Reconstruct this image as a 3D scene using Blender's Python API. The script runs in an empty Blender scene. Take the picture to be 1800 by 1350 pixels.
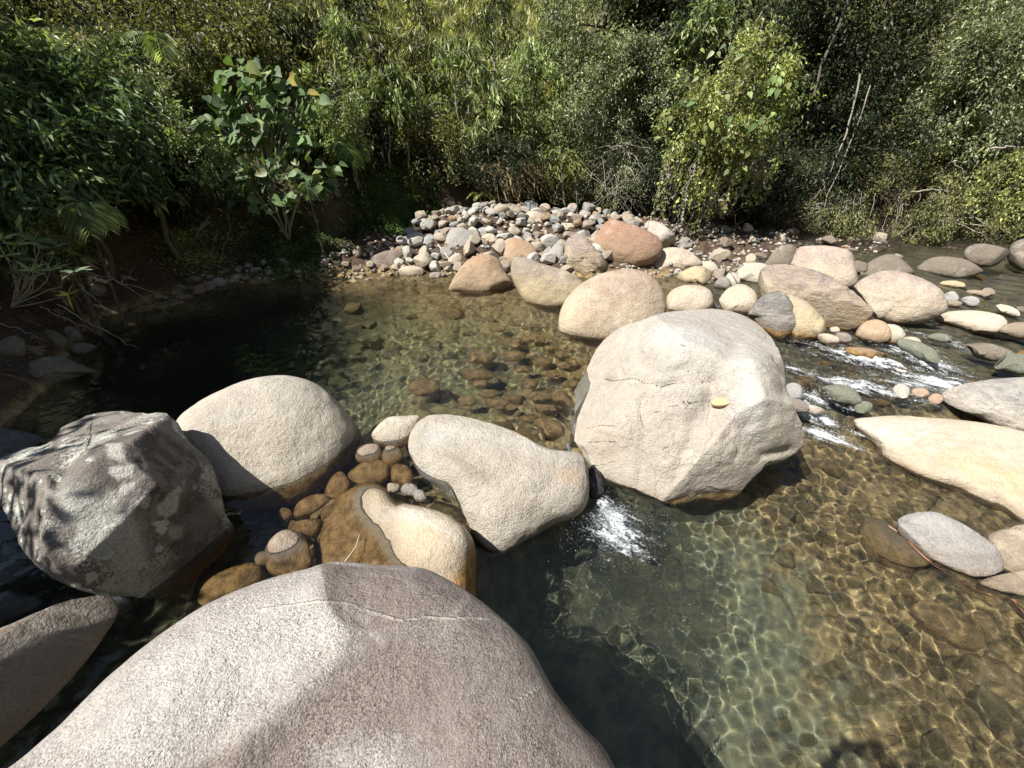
import bpy, math, random
import numpy as np
from mathutils import Vector, Matrix

# ------------------------------------------------------------------ camera, world, sun
S = bpy.context.scene
COL = S.collection
PITCH = math.radians(34.0); FPX = 720.0; HC = 2.5
CP, SP = math.cos(PITCH), math.sin(PITCH)
cam_d = bpy.data.cameras.new('camera'); cam = bpy.data.objects.new('camera', cam_d); COL.objects.link(cam)
cam.location = (0, 0, HC); cam.rotation_euler = (math.pi / 2 - PITCH, 0, 0)
cam_d.sensor_width = 36; cam_d.lens = 36 * FPX / 1800; cam_d.clip_start = 0.02; cam_d.clip_end = 400
S.camera = cam

def raydir(px, py):
    x = px - 900; y = 675 - py
    return np.array([x, FPX * CP + y * SP, -FPX * SP + y * CP]) / FPX
def onz(px, py, z):
    d = raydir(px, py); t = (z - HC) / d[2]; return np.array([0, 0, HC]) + d * t
def atY(px, py, Y):
    d = raydir(px, py); return np.array([0, 0, HC]) + d * (Y / d[1])
def project(P):
    P = np.asarray(P); q = P - np.array([0, 0, HC])
    f = q[..., 1] * CP - q[..., 2] * SP; u = q[..., 1] * SP + q[..., 2] * CP
    return np.stack([900 + FPX * q[..., 0] / f, 675 - FPX * u / f, f], -1)

SUN = raydir(1488, 1296); SUN = SUN / np.linalg.norm(SUN)
world = bpy.data.worlds.new('World'); S.world = world; world.use_nodes = True
wn = world.node_tree
sky = wn.nodes.new('ShaderNodeTexSky'); sky.sky_type = 'NISHITA'; sky.sun_disc = False
sky.sun_elevation = math.asin(-SUN[2]); sky.sun_rotation = math.atan2(-SUN[0], -SUN[1])
wn.links.new(sky.outputs[0], wn.nodes['Background'].inputs[0]); wn.nodes['Background'].inputs[1].default_value = 0.066
sd = bpy.data.lights.new('sun', 'SUN'); sd.energy = 5.0; sd.angle = math.radians(0.53); sd.color = (1, 0.972, 0.935)
sun = bpy.data.objects.new('sun', sd); COL.objects.link(sun); sun.location = (-12, -5, 20)
sun.rotation_euler = Vector(SUN).to_track_quat('-Z', 'Y').to_euler()
sd.cycles.is_caustics_light = True
S.view_settings.view_transform = 'Standard'; S.view_settings.look = 'None'; S.view_settings.gamma = 1
S.view_settings.use_curve_mapping = False; S.view_settings.exposure = 0.92
S.cycles.use_denoising = True; S.cycles.max_bounces = 10; S.cycles.transmission_bounces = 8
S.cycles.diffuse_bounces = 3; S.cycles.transparent_max_bounces = 8; S.cycles.sample_clamp_indirect = 4.0
S.cycles.sample_clamp_direct = 12.0
S.cycles.caustics_reflective = False; S.cycles.caustics_refractive = True

# ------------------------------------------------------------------ helpers
rng = np.random.default_rng(7)
def hash3(i, j, k, s=0):
    h = (i * 374761393 + j * 668265263 + k * 2147483647 + s * 974634777) & 0xFFFFFFFF
    h = ((h ^ (h >> 13)) * 1274126177) & 0xFFFFFFFF
    return ((h ^ (h >> 16)) & 0xFFFFFF) / float(0xFFFFFF)
def vnoise(P, s=0):
    P = np.asarray(P, float); I = np.floor(P).astype(np.int64); f = P - I; f = f * f * f * (f * (f * 6 - 15) + 10)
    r = 0
    for a in (0, 1):
        for b in (0, 1):
            for c in (0, 1):
                w = (f[..., 0] if a else 1 - f[..., 0]) * (f[..., 1] if b else 1 - f[..., 1]) * (f[..., 2] if c else 1 - f[..., 2])
                r = r + w * hash3(I[..., 0] + a, I[..., 1] + b, I[..., 2] + c, s)
    return r * 2 - 1
def fbm(P, s=0, o=4, ridged=False):
    P = np.asarray(P, float); r = 0; a = 1.0; t = 0
    for k in range(o):
        n = vnoise(P * (2.03 ** k) + 17.3 * k, s + k)
        if ridged: n = 1 - 2 * np.abs(n)
        r = r + a * n; t += a; a *= 0.5
    return r / t
def worley2(X, Y, s=0):
    I = np.floor(X).astype(np.int64); J = np.floor(Y).astype(np.int64); f1 = np.full(X.shape, 9.0); f2 = np.full(X.shape, 9.0)
    idv = np.zeros(X.shape)
    for a in (-1, 0, 1):
        for b in (-1, 0, 1):
            jx = I + a + hash3(I + a, J + b, 0 * I + 1, s); jy = J + b + hash3(I + a, J + b, 0 * I + 2, s)
            d = np.hypot(X - jx, Y - jy); h = hash3(I + a, J + b, 0 * I + 3, s)
            nf = d < f1; f2 = np.where(nf, f1, np.minimum(f2, d)); idv = np.where(nf, h, idv); f1 = np.where(nf, d, f1)
    return f1, f2, idv

def tagp(o, label=None, cat=None, group=None, kind=None):
    if label: o['label'] = label
    if cat: o['category'] = cat
    if group: o['group'] = group
    if kind: o['kind'] = kind
    return o
def new_mesh(name, V, F, mats, smooth=True, fmat=None):
    """V (n,3), F list of arrays (each (m,3) or (m,4))."""
    if not isinstance(F, (list, tuple)): F = [F]
    V = np.asarray(V, np.float32); me = bpy.data.meshes.new(name); me.vertices.add(len(V)); me.vertices.foreach_set('co', V.ravel())
    li = np.concatenate([f.ravel() for f in F]).astype(np.int32)
    tot = np.concatenate([np.full(len(f), f.shape[1]) for f in F]).astype(np.int32)
    st = np.concatenate([[0], np.cumsum(tot)[:-1]]).astype(np.int32)
    me.loops.add(len(li)); me.loops.foreach_set('vertex_index', li)
    me.polygons.add(len(tot)); me.polygons.foreach_set('loop_start', st)
    me.polygons.foreach_set('use_smooth', np.full(len(tot), bool(smooth)))
    for m in (mats if isinstance(mats, (list, tuple)) else [mats]): me.materials.append(m)
    if fmat is not None: me.polygons.foreach_set('material_index', np.asarray(fmat, np.int32))
    me.update(calc_edges=True); me.validate()
    return me
def link(name, me, parent=None, loc=None):
    o = bpy.data.objects.new(name, me); COL.objects.link(o)
    if loc is not None: o.location = loc
    if parent is not None: o.parent = parent
    return o
def empty(name, loc, rz=0):
    o = bpy.data.objects.new(name, None); COL.objects.link(o); o.location = loc; o.rotation_euler = (0, 0, rz); o.empty_display_size = 0.1
    return o

# ------------------------------------------------------------------ node helpers
class NT:
    def __init__(self, name):
        self.m = bpy.data.materials.new(name); self.m.use_nodes = True; self.t = self.m.node_tree
        self.b = self.t.nodes['Principled BSDF']; self.out = self.t.nodes['Material Output']
    def n(self, typ, **kw):
        nd = self.t.nodes.new(typ)
        for k, v in kw.items():
            if k.startswith('i_'):
                key = k[2:]; key = int(key) if key.isdigit() else key
                if hasattr(v, 'is_linked') or isinstance(v, bpy.types.NodeSocket): self.t.links.new(v, nd.inputs[key])
                else: nd.inputs[key].default_value = v
            else: setattr(nd, k, v)
        return nd
    def L(self, a, b): self.t.links.new(a, b)
    def noise(self, vec, scale, det=4, rough=0.55, dist=0.0):
        nd = self.n('ShaderNodeTexNoise'); nd.inputs['Scale'].default_value = scale; nd.inputs['Detail'].default_value = det
        nd.inputs['Roughness'].default_value = rough; nd.inputs['Distortion'].default_value = dist
        if vec is not None: self.L(vec, nd.inputs['Vector'])
        return nd.outputs['Fac']
    def ramp(self, fac, stops, interp='LINEAR'):
        nd = self.n('ShaderNodeValToRGB'); cr = nd.color_ramp; cr.interpolation = interp
        while len(cr.elements) < len(stops): cr.elements.new(0.5)
        for e, (p, c) in zip(cr.elements, stops):
            e.position = p; e.color = (*c, 1) if hasattr(c, '__len__') else (c, c, c, 1)
        self.L(fac, nd.inputs[0]); return nd.outputs[0]
    def math(self, op, a, b=None, clamp=False):
        nd = self.n('ShaderNodeMath', operation=op, use_clamp=clamp)
        for i, v in enumerate((a, b)):
            if v is None: continue
            if isinstance(v, (int, float)): nd.inputs[i].default_value = v
            else: self.L(v, nd.inputs[i])
        return nd.outputs[0]
    def mix(self, fac, a, b, blend='MIX'):
        nd = self.n('ShaderNodeMix', data_type='RGBA', blend_type=blend)
        for sock, v in ((nd.inputs[0], fac), (nd.inputs[6], a), (nd.inputs[7], b)):
            if isinstance(v, (int, float)): sock.default_value = v
            elif isinstance(v, tuple): sock.default_value = (*v, 1)
            else: self.L(v, sock)
        return nd.outputs[2]
    def mapr(self, v, a, b, c=0.0, d=1.0, smooth=True):
        nd = self.n('ShaderNodeMapRange'); nd.interpolation_type = 'SMOOTHSTEP' if smooth else 'LINEAR'
        self.L(v, nd.inputs[0])
        for i, x in enumerate((a, b, c, d)): nd.inputs[i + 1].default_value = x
        return nd.outputs[0]
    def bump(self, h, strength, dist, prev=None):
        nd = self.n('ShaderNodeBump'); nd.inputs['Strength'].default_value = strength; nd.inputs['Distance'].default_value = dist
        self.L(h, nd.inputs['Height'])
        if prev is not None: self.L(prev, nd.inputs['Normal'])
        return nd.outputs[0]

ALGAE_D = (0.13, 0.062, 0.017); ALGAE_L = (0.37, 0.215, 0.08)
def rock_mat(name, top, low=None, wl=0.0, band=0.35, spk=0.5, dark=None, lichen=0.0, vein=False, wet=True, grain=1.0, pit=0.35, stain=False, crack=0.0, scol=((0.17, 0.13, 0.12), (0.62, 0.60, 0.55), (0.62, 0.42, 0.22)), sr=0.35, line_col=(0.13, 0.10, 0.08), line_h=-0.5):
    """Granite: top weathering tint over a paler band just above the water; brown algae below it."""
    T = NT(name); low = low or top; dark = dark or tuple(c * 0.55 for c in top)
    tc = T.n('ShaderNodeTexCoord').outputs['Object']; geo = T.n('ShaderNodeNewGeometry'); oi = T.n('ShaderNodeObjectInfo')
    add = T.n('ShaderNodeVectorMath', operation='ADD'); T.L(tc, add.inputs[0])
    rv = T.n('ShaderNodeCombineXYZ'); T.L(T.math('MULTIPLY', oi.outputs['Random'], 37.0), rv.inputs[0]); T.L(rv.outputs[0], add.inputs[1])
    v = add.outputs[0]
    pos = T.n('ShaderNodeSeparateXYZ'); T.L(geo.outputs['Position'], pos.inputs[0]); z = pos.outputs[2]
    big = T.noise(v, 1.7, 5, 0.6, 0.4); mid = T.noise(v, 7, 5, 0.65); fine = T.noise(v, 95 * grain, 3, 0.7); vf = T.noise(v, 230 * grain, 2, 0.6)
    zj = T.math('ADD', z, T.math('MULTIPLY', T.math('SUBTRACT', big, 0.5), band * 0.9))
    hb = T.mapr(zj, wl + band * 0.25, wl + band)
    c = T.mix(hb, low, top)
    c = T.mix(T.mapr(T.math('ADD', T.math('MULTIPLY', mid, 0.5), T.math('MULTIPLY', big, 0.5)), 0.38, 0.66), c, T.mix(0.5, c, tuple(min(1, x * 1.35) for x in low)))
    c = T.mix(T.math('MULTIPLY', T.mapr(big, 0.5, 0.72), 0.55), c, T.mix(0.55, c, dark))
    dns = T.mapr(T.noise(v, 4.5, 3), 0.35, 0.65, 0.55, 1.15); sp = T.math('ADD', T.math('MULTIPLY', T.mapr(fine, 0.36, 0.64, -0.5 * spk, 0.32 * spk, False), dns), 1.0)
    sp2 = T.mapr(vf, 0.3, 0.7, 1 - 0.3 * spk, 1 + 0.25 * spk, False)
    cs = T.n('ShaderNodeCombineColor'); sm = T.math('MULTIPLY', sp, sp2)
    for i in range(3): T.L(sm, cs.inputs[i])
    c = T.mix(1.0, c, cs.outputs[0], 'MULTIPLY')
    sep = None
    if stain:      # weathering, bleaching, ochre and broad dark marks drawn on this rock, kept as an attribute of its mesh
        at = T.n('ShaderNodeAttribute'); at.attribute_name = 'marks'; sep = T.n('ShaderNodeSeparateColor'); T.L(at.outputs['Color'], sep.inputs[0])
        jit = T.math('MULTIPLY', T.math('SUBTRACT', T.noise(v, 9, 6, 0.7), 0.5), sr)
        for i in (0, 1, 2):
            mm = T.mapr(T.math('ADD', sep.outputs[i], T.math('MULTIPLY', jit, T.mapr(sep.outputs[i], 0.0, 0.15))), 0.2, 0.75)
            c = T.mix(T.math('MULTIPLY', mm, (0.8, 0.75, 0.7)[i]), c, T.mix(1.0, scol[i], cs.outputs[0], 'MULTIPLY'))
    m2 = T.noise(v, 24, 4, 0.65, 0.3); bl = T.noise(v, 3.4, 6, 0.7, 0.8)
    c = T.mix(T.math('MULTIPLY', T.mapr(m2, 0.50, 0.66), 0.22), c, dark); c = T.mix(T.math('MULTIPLY', T.mapr(bl, 0.52, 0.60), 0.30), c, T.mix(0.6, c, dark)); c = T.mix(T.math('MULTIPLY', T.mapr(bl, 0.46, 0.38), 0.22), c, (0.62, 0.60, 0.55))
    dp = T.n('ShaderNodeTexVoronoi', feature='F1'); dp.inputs['Scale'].default_value = 30; T.L(v, dp.inputs['Vector']); dm = T.math('MULTIPLY', T.mapr(dp.outputs['Distance'], 0.10, 0.17, 1, 0), T.mapr(T.noise(v, 5, 3), 0.5, 0.56))
    c = T.mix(T.math('MULTIPLY', dm, 0.45), c, dark)
    hgt = T.math('ADD', T.math('ADD', T.math('MULTIPLY', mid, 0.7), T.math('MULTIPLY', m2, 0.35)), T.math('ADD', T.math('MULTIPLY', fine, 0.16), T.math('MULTIPLY', dm, -0.25)))
    if stain:
        lnm = T.mapr(T.math('ADD', at.outputs['Alpha'], T.math('MULTIPLY', T.math('SUBTRACT', T.noise(v, 30, 5, 0.7), 0.5), 0.16)), 0.76, 0.88); lnm = T.math('MULTIPLY', lnm, T.mapr(T.noise(v, 6, 3), 0.3, 0.5, 0.35, 1.0))
        c = T.mix(T.math('MULTIPLY', lnm, 0.6), c, line_col); hgt = T.math('ADD', hgt, T.math('MULTIPLY', lnm, line_h))
    if lichen > 0:
        vd = T.n('ShaderNodeTexVoronoi', feature='SMOOTH_F1'); vd.inputs['Scale'].default_value = 9; vd.inputs['Smoothness'].default_value = 0.3
        wv = T.n('ShaderNodeVectorMath', operation='ADD'); T.L(v, wv.inputs[0])
        nz = T.n('ShaderNodeTexNoise'); nz.inputs['Scale'].default_value = 9; nz.inputs['Detail'].default_value = 5; T.L(v, nz.inputs['Vector'])
        sc = T.n('ShaderNodeVectorMath', operation='SCALE'); T.L(nz.outputs['Color'], sc.inputs[0]); sc.inputs['Scale'].default_value = 0.16
        T.L(sc.outputs[0], wv.inputs[1]); T.L(wv.outputs[0], vd.inputs['Vector'])
        area = T.noise(v, 2.6, 3, 0.6)
        thr = T.math('MULTIPLY', T.mapr(area, 0.40, 0.62), 0.42 * lichen)
        lm = T.mapr(T.math('SUBTRACT', thr, vd.outputs['Distance']), -0.02, 0.03)
        dust = T.math('MULTIPLY', T.mapr(T.math('ADD', T.noise(v, 60, 4, 0.7), T.math('MULTIPLY', T.math('SUBTRACT', T.noise(v, 3.1, 3), 0.5), 1.3)), 0.56, 0.64), 0.8)
        lm = T.math('MAXIMUM', lm, dust)
        if stain: lm = T.math('MULTIPLY', lm, T.mapr(sep.outputs[0], 0.2, 0.7, 1, 0.12))
        c = T.mix(lm, c, T.mix(fine, (0.42, 0.43, 0.38), (0.62, 0.63, 0.57)))
        hgt = T.math('ADD', hgt, T.math('MULTIPLY', lm, 0.08))
    if vein:
        mpv = T.n('ShaderNodeMapping'); mpv.inputs['Scale'].default_value = (1.3, 4.0, 11.0); mpv.inputs['Rotation'].default_value = (0.5, 0.25, 0.5); T.L(v, mpv.inputs[0])
        fo = T.noise(mpv.outputs[0], 1.6, 7, 0.62, 1.6)
        c = T.mix(T.math('MULTIPLY', T.mapr(fo, 0.47, 0.60), 0.38), c, dark); c = T.mix(T.math('MULTIPLY', T.mapr(fo, 0.46, 0.36), 0.3), c, T.mix(0.5, low, (0.6, 0.56, 0.5)))
        hgt = T.math('ADD', hgt, T.math('MULTIPLY', fo, 0.9))
    if crack > 0:
        vc = T.n('ShaderNodeTexVoronoi', feature='DISTANCE_TO_EDGE'); vc.inputs['Scale'].default_value = 1.9
        nz = T.n('ShaderNodeTexNoise'); nz.inputs['Scale'].default_value = 2.3; nz.inputs['Detail'].default_value = 6; T.L(v, nz.inputs['Vector'])
        ad = T.n('ShaderNodeVectorMath', operation='ADD'); sc = T.n('ShaderNodeVectorMath', operation='SCALE'); T.L(nz.outputs['Color'], sc.inputs[0]); sc.inputs['Scale'].default_value = 0.55
        T.L(v, ad.inputs[0]); T.L(sc.outputs[0], ad.inputs[1]); T.L(ad.outputs[0], vc.inputs['Vector'])
        cm = T.math('MULTIPLY', T.mapr(vc.outputs['Distance'], 0.0, 0.014, 1, 0), T.mapr(T.noise(v, 2.0, 2), 0.46, 0.58))
        c = T.mix(T.math('MULTIPLY', cm, 0.25 * crack), c, (0.10, 0.08, 0.06)); hgt = T.math('SUBTRACT', hgt, T.math('MULTIPLY', cm, 0.2 * crack))
        # scalloped flaking
        vs = T.n('ShaderNodeTexVoronoi', feature='SMOOTH_F1'); vs.inputs['Scale'].default_value = 3.4; vs.inputs['Smoothness'].default_value = 0.15; T.L(ad.outputs[0], vs.inputs['Vector'])
        hgt = T.math('ADD', hgt, T.math('MULTIPLY', vs.outputs['Distance'], 0.8 * crack))
    c = T.mix(1.0, c, (0.84, 0.81, 0.765), 'MULTIPLY')
    rough = 0.82
    rsock = None
    if wet:
        zw = T.math('ADD', z, T.math('MULTIPLY', T.math('SUBTRACT', fine, 0.5), 0.02))
        zw = T.math('ADD', zw, T.math('MULTIPLY', T.math('SUBTRACT', mid, 0.5), 0.03))
        zw2 = T.math('ADD', zw, T.math('MULTIPLY', T.math('SUBTRACT', bl, 0.5), 0.12)); wetm = T.math('MAXIMUM', T.mapr(zw, wl + 0.008, wl + 0.025, 1, 0), T.math('MULTIPLY', T.mapr(zw2, wl + 0.015, wl + 0.075, 1, 0), 0.75))
        alg = T.mix(T.mapr(T.noise(v, 14, 5, 0.7), 0.35, 0.65), ALGAE_D, ALGAE_L)
        alg = T.mix(T.mapr(fine, 0.4, 0.7), alg, T.mix(0.4, alg, (0.34, 0.22, 0.07)))
        alg = T.mix(T.mapr(z, wl - 0.1, wl - 0.8, 0.0 if wl > -0.3 else 0.35, 0.85), alg, (0.15, 0.135, 0.075))
        wetc = T.mix(0.45, c, (0.12, 0.075, 0.035))
        c = T.mix(wetm, c, T.mix(T.mapr(zw, wl - 0.05, wl + 0.0, 1, 0), wetc, alg))
        rsock = T.mapr(zw, wl + 0.0, wl + 0.045, 0.3, rough)
    T.L(c, T.b.inputs['Base Color'])
    if rsock is not None: T.L(rsock, T.b.inputs['Roughness'])
    else: T.b.inputs['Roughness'].default_value = rough
    T.b.inputs['Specular IOR Level'].default_value = 0.35
    pv = T.n('ShaderNodeTexVoronoi', feature='F1'); pv.inputs['Scale'].default_value = 42 * grain; T.L(v, pv.inputs['Vector'])
    nrm = T.bump(hgt, 0.75, 0.05)
    nrm = T.bump(T.math('ADD', T.math('MULTIPLY', T.mapr(pv.outputs['Distance'], 0.0, 0.5), 0.7), fine), pit, 0.012 / max(grain, 0.6), nrm)
    T.L(nrm, T.b.inputs['Normal'])
    return T.m

def leaf_mat(name, c0, c1, c2=None, trans=0.3, rough=0.45, spec=0.4):
    T = NT(name); geo = T.n('ShaderNodeNewGeometry'); r = geo.outputs['Random Per Island']
    stops = [(0.0, c0), (0.6, c1)] + ([(1.0, c2)] if c2 else [(1.0, tuple(min(1, x * 1.3) for x in c1))])
    c = T.ramp(r, stops); nz = T.noise(geo.outputs['Position'], 2.1, 3, 0.6); bn = T.mapr(nz, 0.35, 0.65, 0.62, 1.5)
    cc_ = T.n('ShaderNodeCombineColor'); T.L(bn, cc_.inputs[0]); T.L(bn, cc_.inputs[1]); T.L(T.math('MULTIPLY', bn, 0.85), cc_.inputs[2]); c = T.mix(1.0, c, cc_.outputs[0], 'MULTIPLY')
    T.L(c, T.b.inputs['Base Color']); T.b.inputs['Roughness'].default_value = rough; T.b.inputs['Specular IOR Level'].default_value = spec
    tr = T.n('ShaderNodeBsdfTranslucent'); T.L(T.mix(1.0, c, (1.0, 1.1, 0.45), 'MULTIPLY'), tr.inputs[0])
    mx = T.n('ShaderNodeMixShader'); mx.inputs[0].default_value = trans; T.L(T.b.outputs[0], mx.inputs[1]); T.L(tr.outputs[0], mx.inputs[2]); T.L(mx.outputs[0], T.out.inputs[0])
    return T.m
def wood_mat(name, c0, c1):
    T = NT(name); tc = T.n('ShaderNodeTexCoord').outputs['Object']; f = T.noise(tc, 18, 5, 0.7, 1.0)
    T.L(T.ramp(f, [(0.3, c0), (0.7, c1)]), T.b.inputs['Base Color']); T.b.inputs['Roughness'].default_value = 0.85
    T.L(T.bump(f, 0.6, 0.01), T.b.inputs['Normal']); return T.m

# ------------------------------------------------------------------ water level and bed
def sstep(a, b, x):
    t = np.clip((x - a) / (b - a), 0, 1); return t * t * (3 - 2 * t)
DAM = np.array([(-9, -9.0), (-2.6, -1.5), (-1.5, 0.55), (-0.55, 1.25), (-0.42, 1.85), (-0.38, 2.3), (0.15, 2.68), (0.5, 2.88), (0.68, 3.35), (1.2, 3.75), (2.2, 3.7), (2.75, 3.55), (3.35, 3.62), (4.2, 3.35), (6.0, 3.3), (12, 2.6)])
def dam_dist(X, Y):
    """signed distance to the dam line, positive upstream"""
    best = np.full(X.shape, 1e9); sg = np.ones(X.shape)
    for (ax, ay), (bx, by) in zip(DAM[:-1], DAM[1:]):
        dx, dy = bx - ax, by - ay; t = np.clip(((X - ax) * dx + (Y - ay) * dy) / (dx * dx + dy * dy), 0, 1)
        d = np.hypot(X - ax - t * dx, Y - ay - t * dy); s = np.sign(dx * (Y - ay) - dy * (X - ax)); m = d < best
        best = np.where(m, d, best); sg = np.where(m, s, sg)
    return best * sg
def level(X, Y):
    s = dam_dist(X, Y)
    st = -0.17 + 0.03 * np.clip(s, 0, 1) + 0.055 * np.clip(s - 1, 0, 5) + 0.06 * sstep(0.9, 1.6, s + 0.25 * np.sin(X * 1.7))
    up = sstep(-0.3, 0.3, (X - 1.75) - (Y - 3.1) * 0.62)          # 0 in the pool, 1 in the stream
    hi = up * st
    return -0.35 + (hi + 0.35) * sstep(-0.16, 0.16, s)
CORR = np.array([(-4.9, -14), (-4.75, 2.2), (-5.1, 3.7), (-6.1, 5.3), (-5.7, 6.5), (-4.4, 7.35), (-3.1, 8.3), (-2.3, 9.6), (-0.6, 10.5), (2.5, 10.3), (5, 10.2), (8, 9.6), (11, 9.0), (17, 8.6), (17, -14)])
def corr_dist(X, Y):
    n = len(CORR); best = np.full(X.shape, 1e9); inside = np.zeros(X.shape, bool)
    for i in range(n):
        ax, ay = CORR[i]; bx, by = CORR[(i + 1) % n]; dx, dy = bx - ax, by - ay
        t = np.clip(((X - ax) * dx + (Y - ay) * dy) / (dx * dx + dy * dy), 0, 1); best = np.minimum(best, np.hypot(X - ax - t * dx, Y - ay - t * dy))
        cnd = ((ay > Y) != (by > Y)) & (X < (bx - ax) * (Y - ay) / (by - ay + 1e-12) + ax); inside ^= cnd
    return np.where(inside, -best, best)
BED = np.array([
    (-5.4, 6.0, 0.02), (-4.5, 7.0, 0.10), (-3.6, 7.5, 0.10), (-3.0, 7.9, 0.25), (-4.6, 6.4, -0.25), (-3.6, 6.9, -0.12), (-2.6, 7.2, 0.0), (-2.2, 8.4, 0.30), (-1.5, 9.6, 0.6), (-1.2, 7.3, 0.0), (-0.8, 8.2, 0.32), (-0.3, 9.5, 0.62), (0.2, 7.1, -0.08),
    (0.9, 7.8, 0.22), (1.2, 9.3, 0.55), (2.2, 8.3, 0.30), (2.8, 9.7, 0.45), (3.5, 7.6, 0.1), (4.2, 9.3, 0.25), (5.5, 9.2, 0.2), (7, 8.8, 0.15), (9, 8.4, 0.1), (3.0, 6.4, -0.1),
    (-4.8, 4.8, -0.6), (-3.6, 4.6, -1.5), (-3.4, 5.9, -0.9), (-2.4, 3.6, -1.4), (-2.2, 5.4, -0.9), (-1.2, 6.6, -0.45), (-1.2, 5.3, -0.75), (-0.4, 4.4, -0.75), (0.3, 5.6, -0.5), (0.5, 6.4, -0.3), (0.4, 3.8, -0.5), (0.9, 4.4, -0.4),
    (-0.6, 3.2, -0.5), (0.6, 3.1, -0.32), (-1.2, 2.6, -0.45), (-0.9, 2.0, -0.3), (-1.4, 1.9, -0.42), (-1.5, 1.2, -0.5), (-2.3, 0.7, -1.0), (-1.7, 0.5, -1.1), (-3.6, 2.6, -1.1), (-4.6, 3.2, -0.3), (-3.6, 1.0, -0.5), (-4.4, 0.4, -0.1),
    (0.7, 1.9, -1.30), (0.0, 0.8, -1.5), (0.9, 0.6, -1.45), (1.3, 1.6, -1.25), (1.6, 0.9, -1.15), (1.9, 2.2, -1.1), (2.3, 1.4, -1.0), (2.4, 0.6, -1.0), (2.9, 2.3, -0.85), (2.7, 2.9, -0.8), (3.1, 1.4, -0.9), (3.4, 0.7, -0.9), (2.9, 0.2, -0.95), (3.3, 3.1, -0.6), (3.7, 2.5, -0.55), (3.6, 1.8, -0.55), (4.3, 1.5, -0.45), (4.6, 0.6, -0.4), (5.4, 1.6, -0.2), (1.0, -0.6, -1.2), (3, -1, -0.8),
    (3.2, 3.9, -0.42), (3.6, 4.6, -0.38), (4.6, 4.2, -0.32), (5.4, 3.8, -0.28), (5.4, 5.0, -0.22), (6.8, 4.6, -0.18), (7.0, 6.0, -0.1), (8.8, 6.2, -0.08), (10, 7.4, -0.05), (12, 7, 0.0), (8.0, 3.2, 0.1), (5.0, 6.6, -0.05), (6.5, 7.6, -0.05), (8.6, 7.6, -0.08), (7, 1.8, 0.1), (2.2, 4.6, -0.4), (3.2, 5.4, -0.25), (4.2, 5.8, -0.1)])
def bedz(X, Y):
    X = np.asarray(X, float); Y = np.asarray(Y, float)
    num = np.zeros(X.shape); den = np.zeros(X.shape)
    for bx, by, bz in BED:
        w = 1 / ((X - bx) ** 2 + (Y - by) ** 2 + 0.05) ** 2; num += w * bz; den += w
    z = num / den
    d = corr_dist(X, Y); P = np.stack([X, Y, 0 * X], -1)
    hill = 0.25 * sstep(-0.4, 0.15, d) + 0.75 * sstep(0.0, 1.1, d) + 0.60 * np.clip(d - 0.5, 0, 200)
    hill = hill + 0.35 * sstep(0.3, 3, d) * fbm(P * 0.5, 5, 3) + 0.8 * sstep(3, 9, d) * fbm(P * 0.16, 9, 3)
    z = np.where(d > -0.5, z * (1 - sstep(-0.5, 0.1, d)) + hill * sstep(-0.5, 0.1, d), z)
    return np.minimum(z, 28 + 0 * z)
def bedfull(X, Y):
    z = bedz(X, Y); P = np.stack([X, Y, 0 * X], -1); d = corr_dist(X, Y)
    wx = X + 0.13 * vnoise(P * 3.1, 3); wy = Y + 0.13 * vnoise(P * 3.1, 4); m = 1 - sstep(0.0, 0.7, d)
    lowp = sstep(1.6, 2.6, X) * sstep(0.2, -0.2, dam_dist(X, Y)); soft = np.exp(-((X - 0.85) ** 2 + (Y - 1.6) ** 2) / 1.1); m = m * (1 - 0.75 * soft)
    f1, f2, i1 = worley2(wx * 3.0 + wy * 0.8, wy * 3.6, 1); z = z + m * (1 + 1.0 * lowp) * (0.11 * np.sqrt(np.clip(f2 - f1, 0, 1)) * (0.4 + i1) - 0.05)
    f1, f2, i2 = worley2(wx * 8.5, wy * 8.5 + 3, 2); z = z + m * 0.035 * (np.sqrt(np.clip(f2 - f1, 0, 1)) * (0.3 + i2) - 0.3)
    z = z + 0.03 * (1 - 0.7 * soft) * fbm(P * 9, 11, 3) + 0.05 * fbm(P * 2.2, 21, 3) + 0.16 * soft * fbm(P * 2.4, 22, 2)
    return z
def axis(segs):
    out = [segs[0][0]]
    for a, b, st in segs:
        n = max(1, int(round((b - a) / st))); out += list(a + (b - a) * np.arange(1, n + 1) / n)
    return np.array(out)
def gridmesh(xs, ys, zf):
    X, Y = np.meshgrid(xs, ys); Z = zf(X, Y); V = np.stack([X, Y, Z], -1).reshape(-1, 3)
    i = np.arange(len(xs) * len(ys)).reshape(len(ys), len(xs))
    Q = np.stack([i[:-1, :-1], i[:-1, 1:], i[1:, 1:], i[1:, :-1]], -1).reshape(-1, 4)
    return V, Q, X, Y, Z

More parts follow.
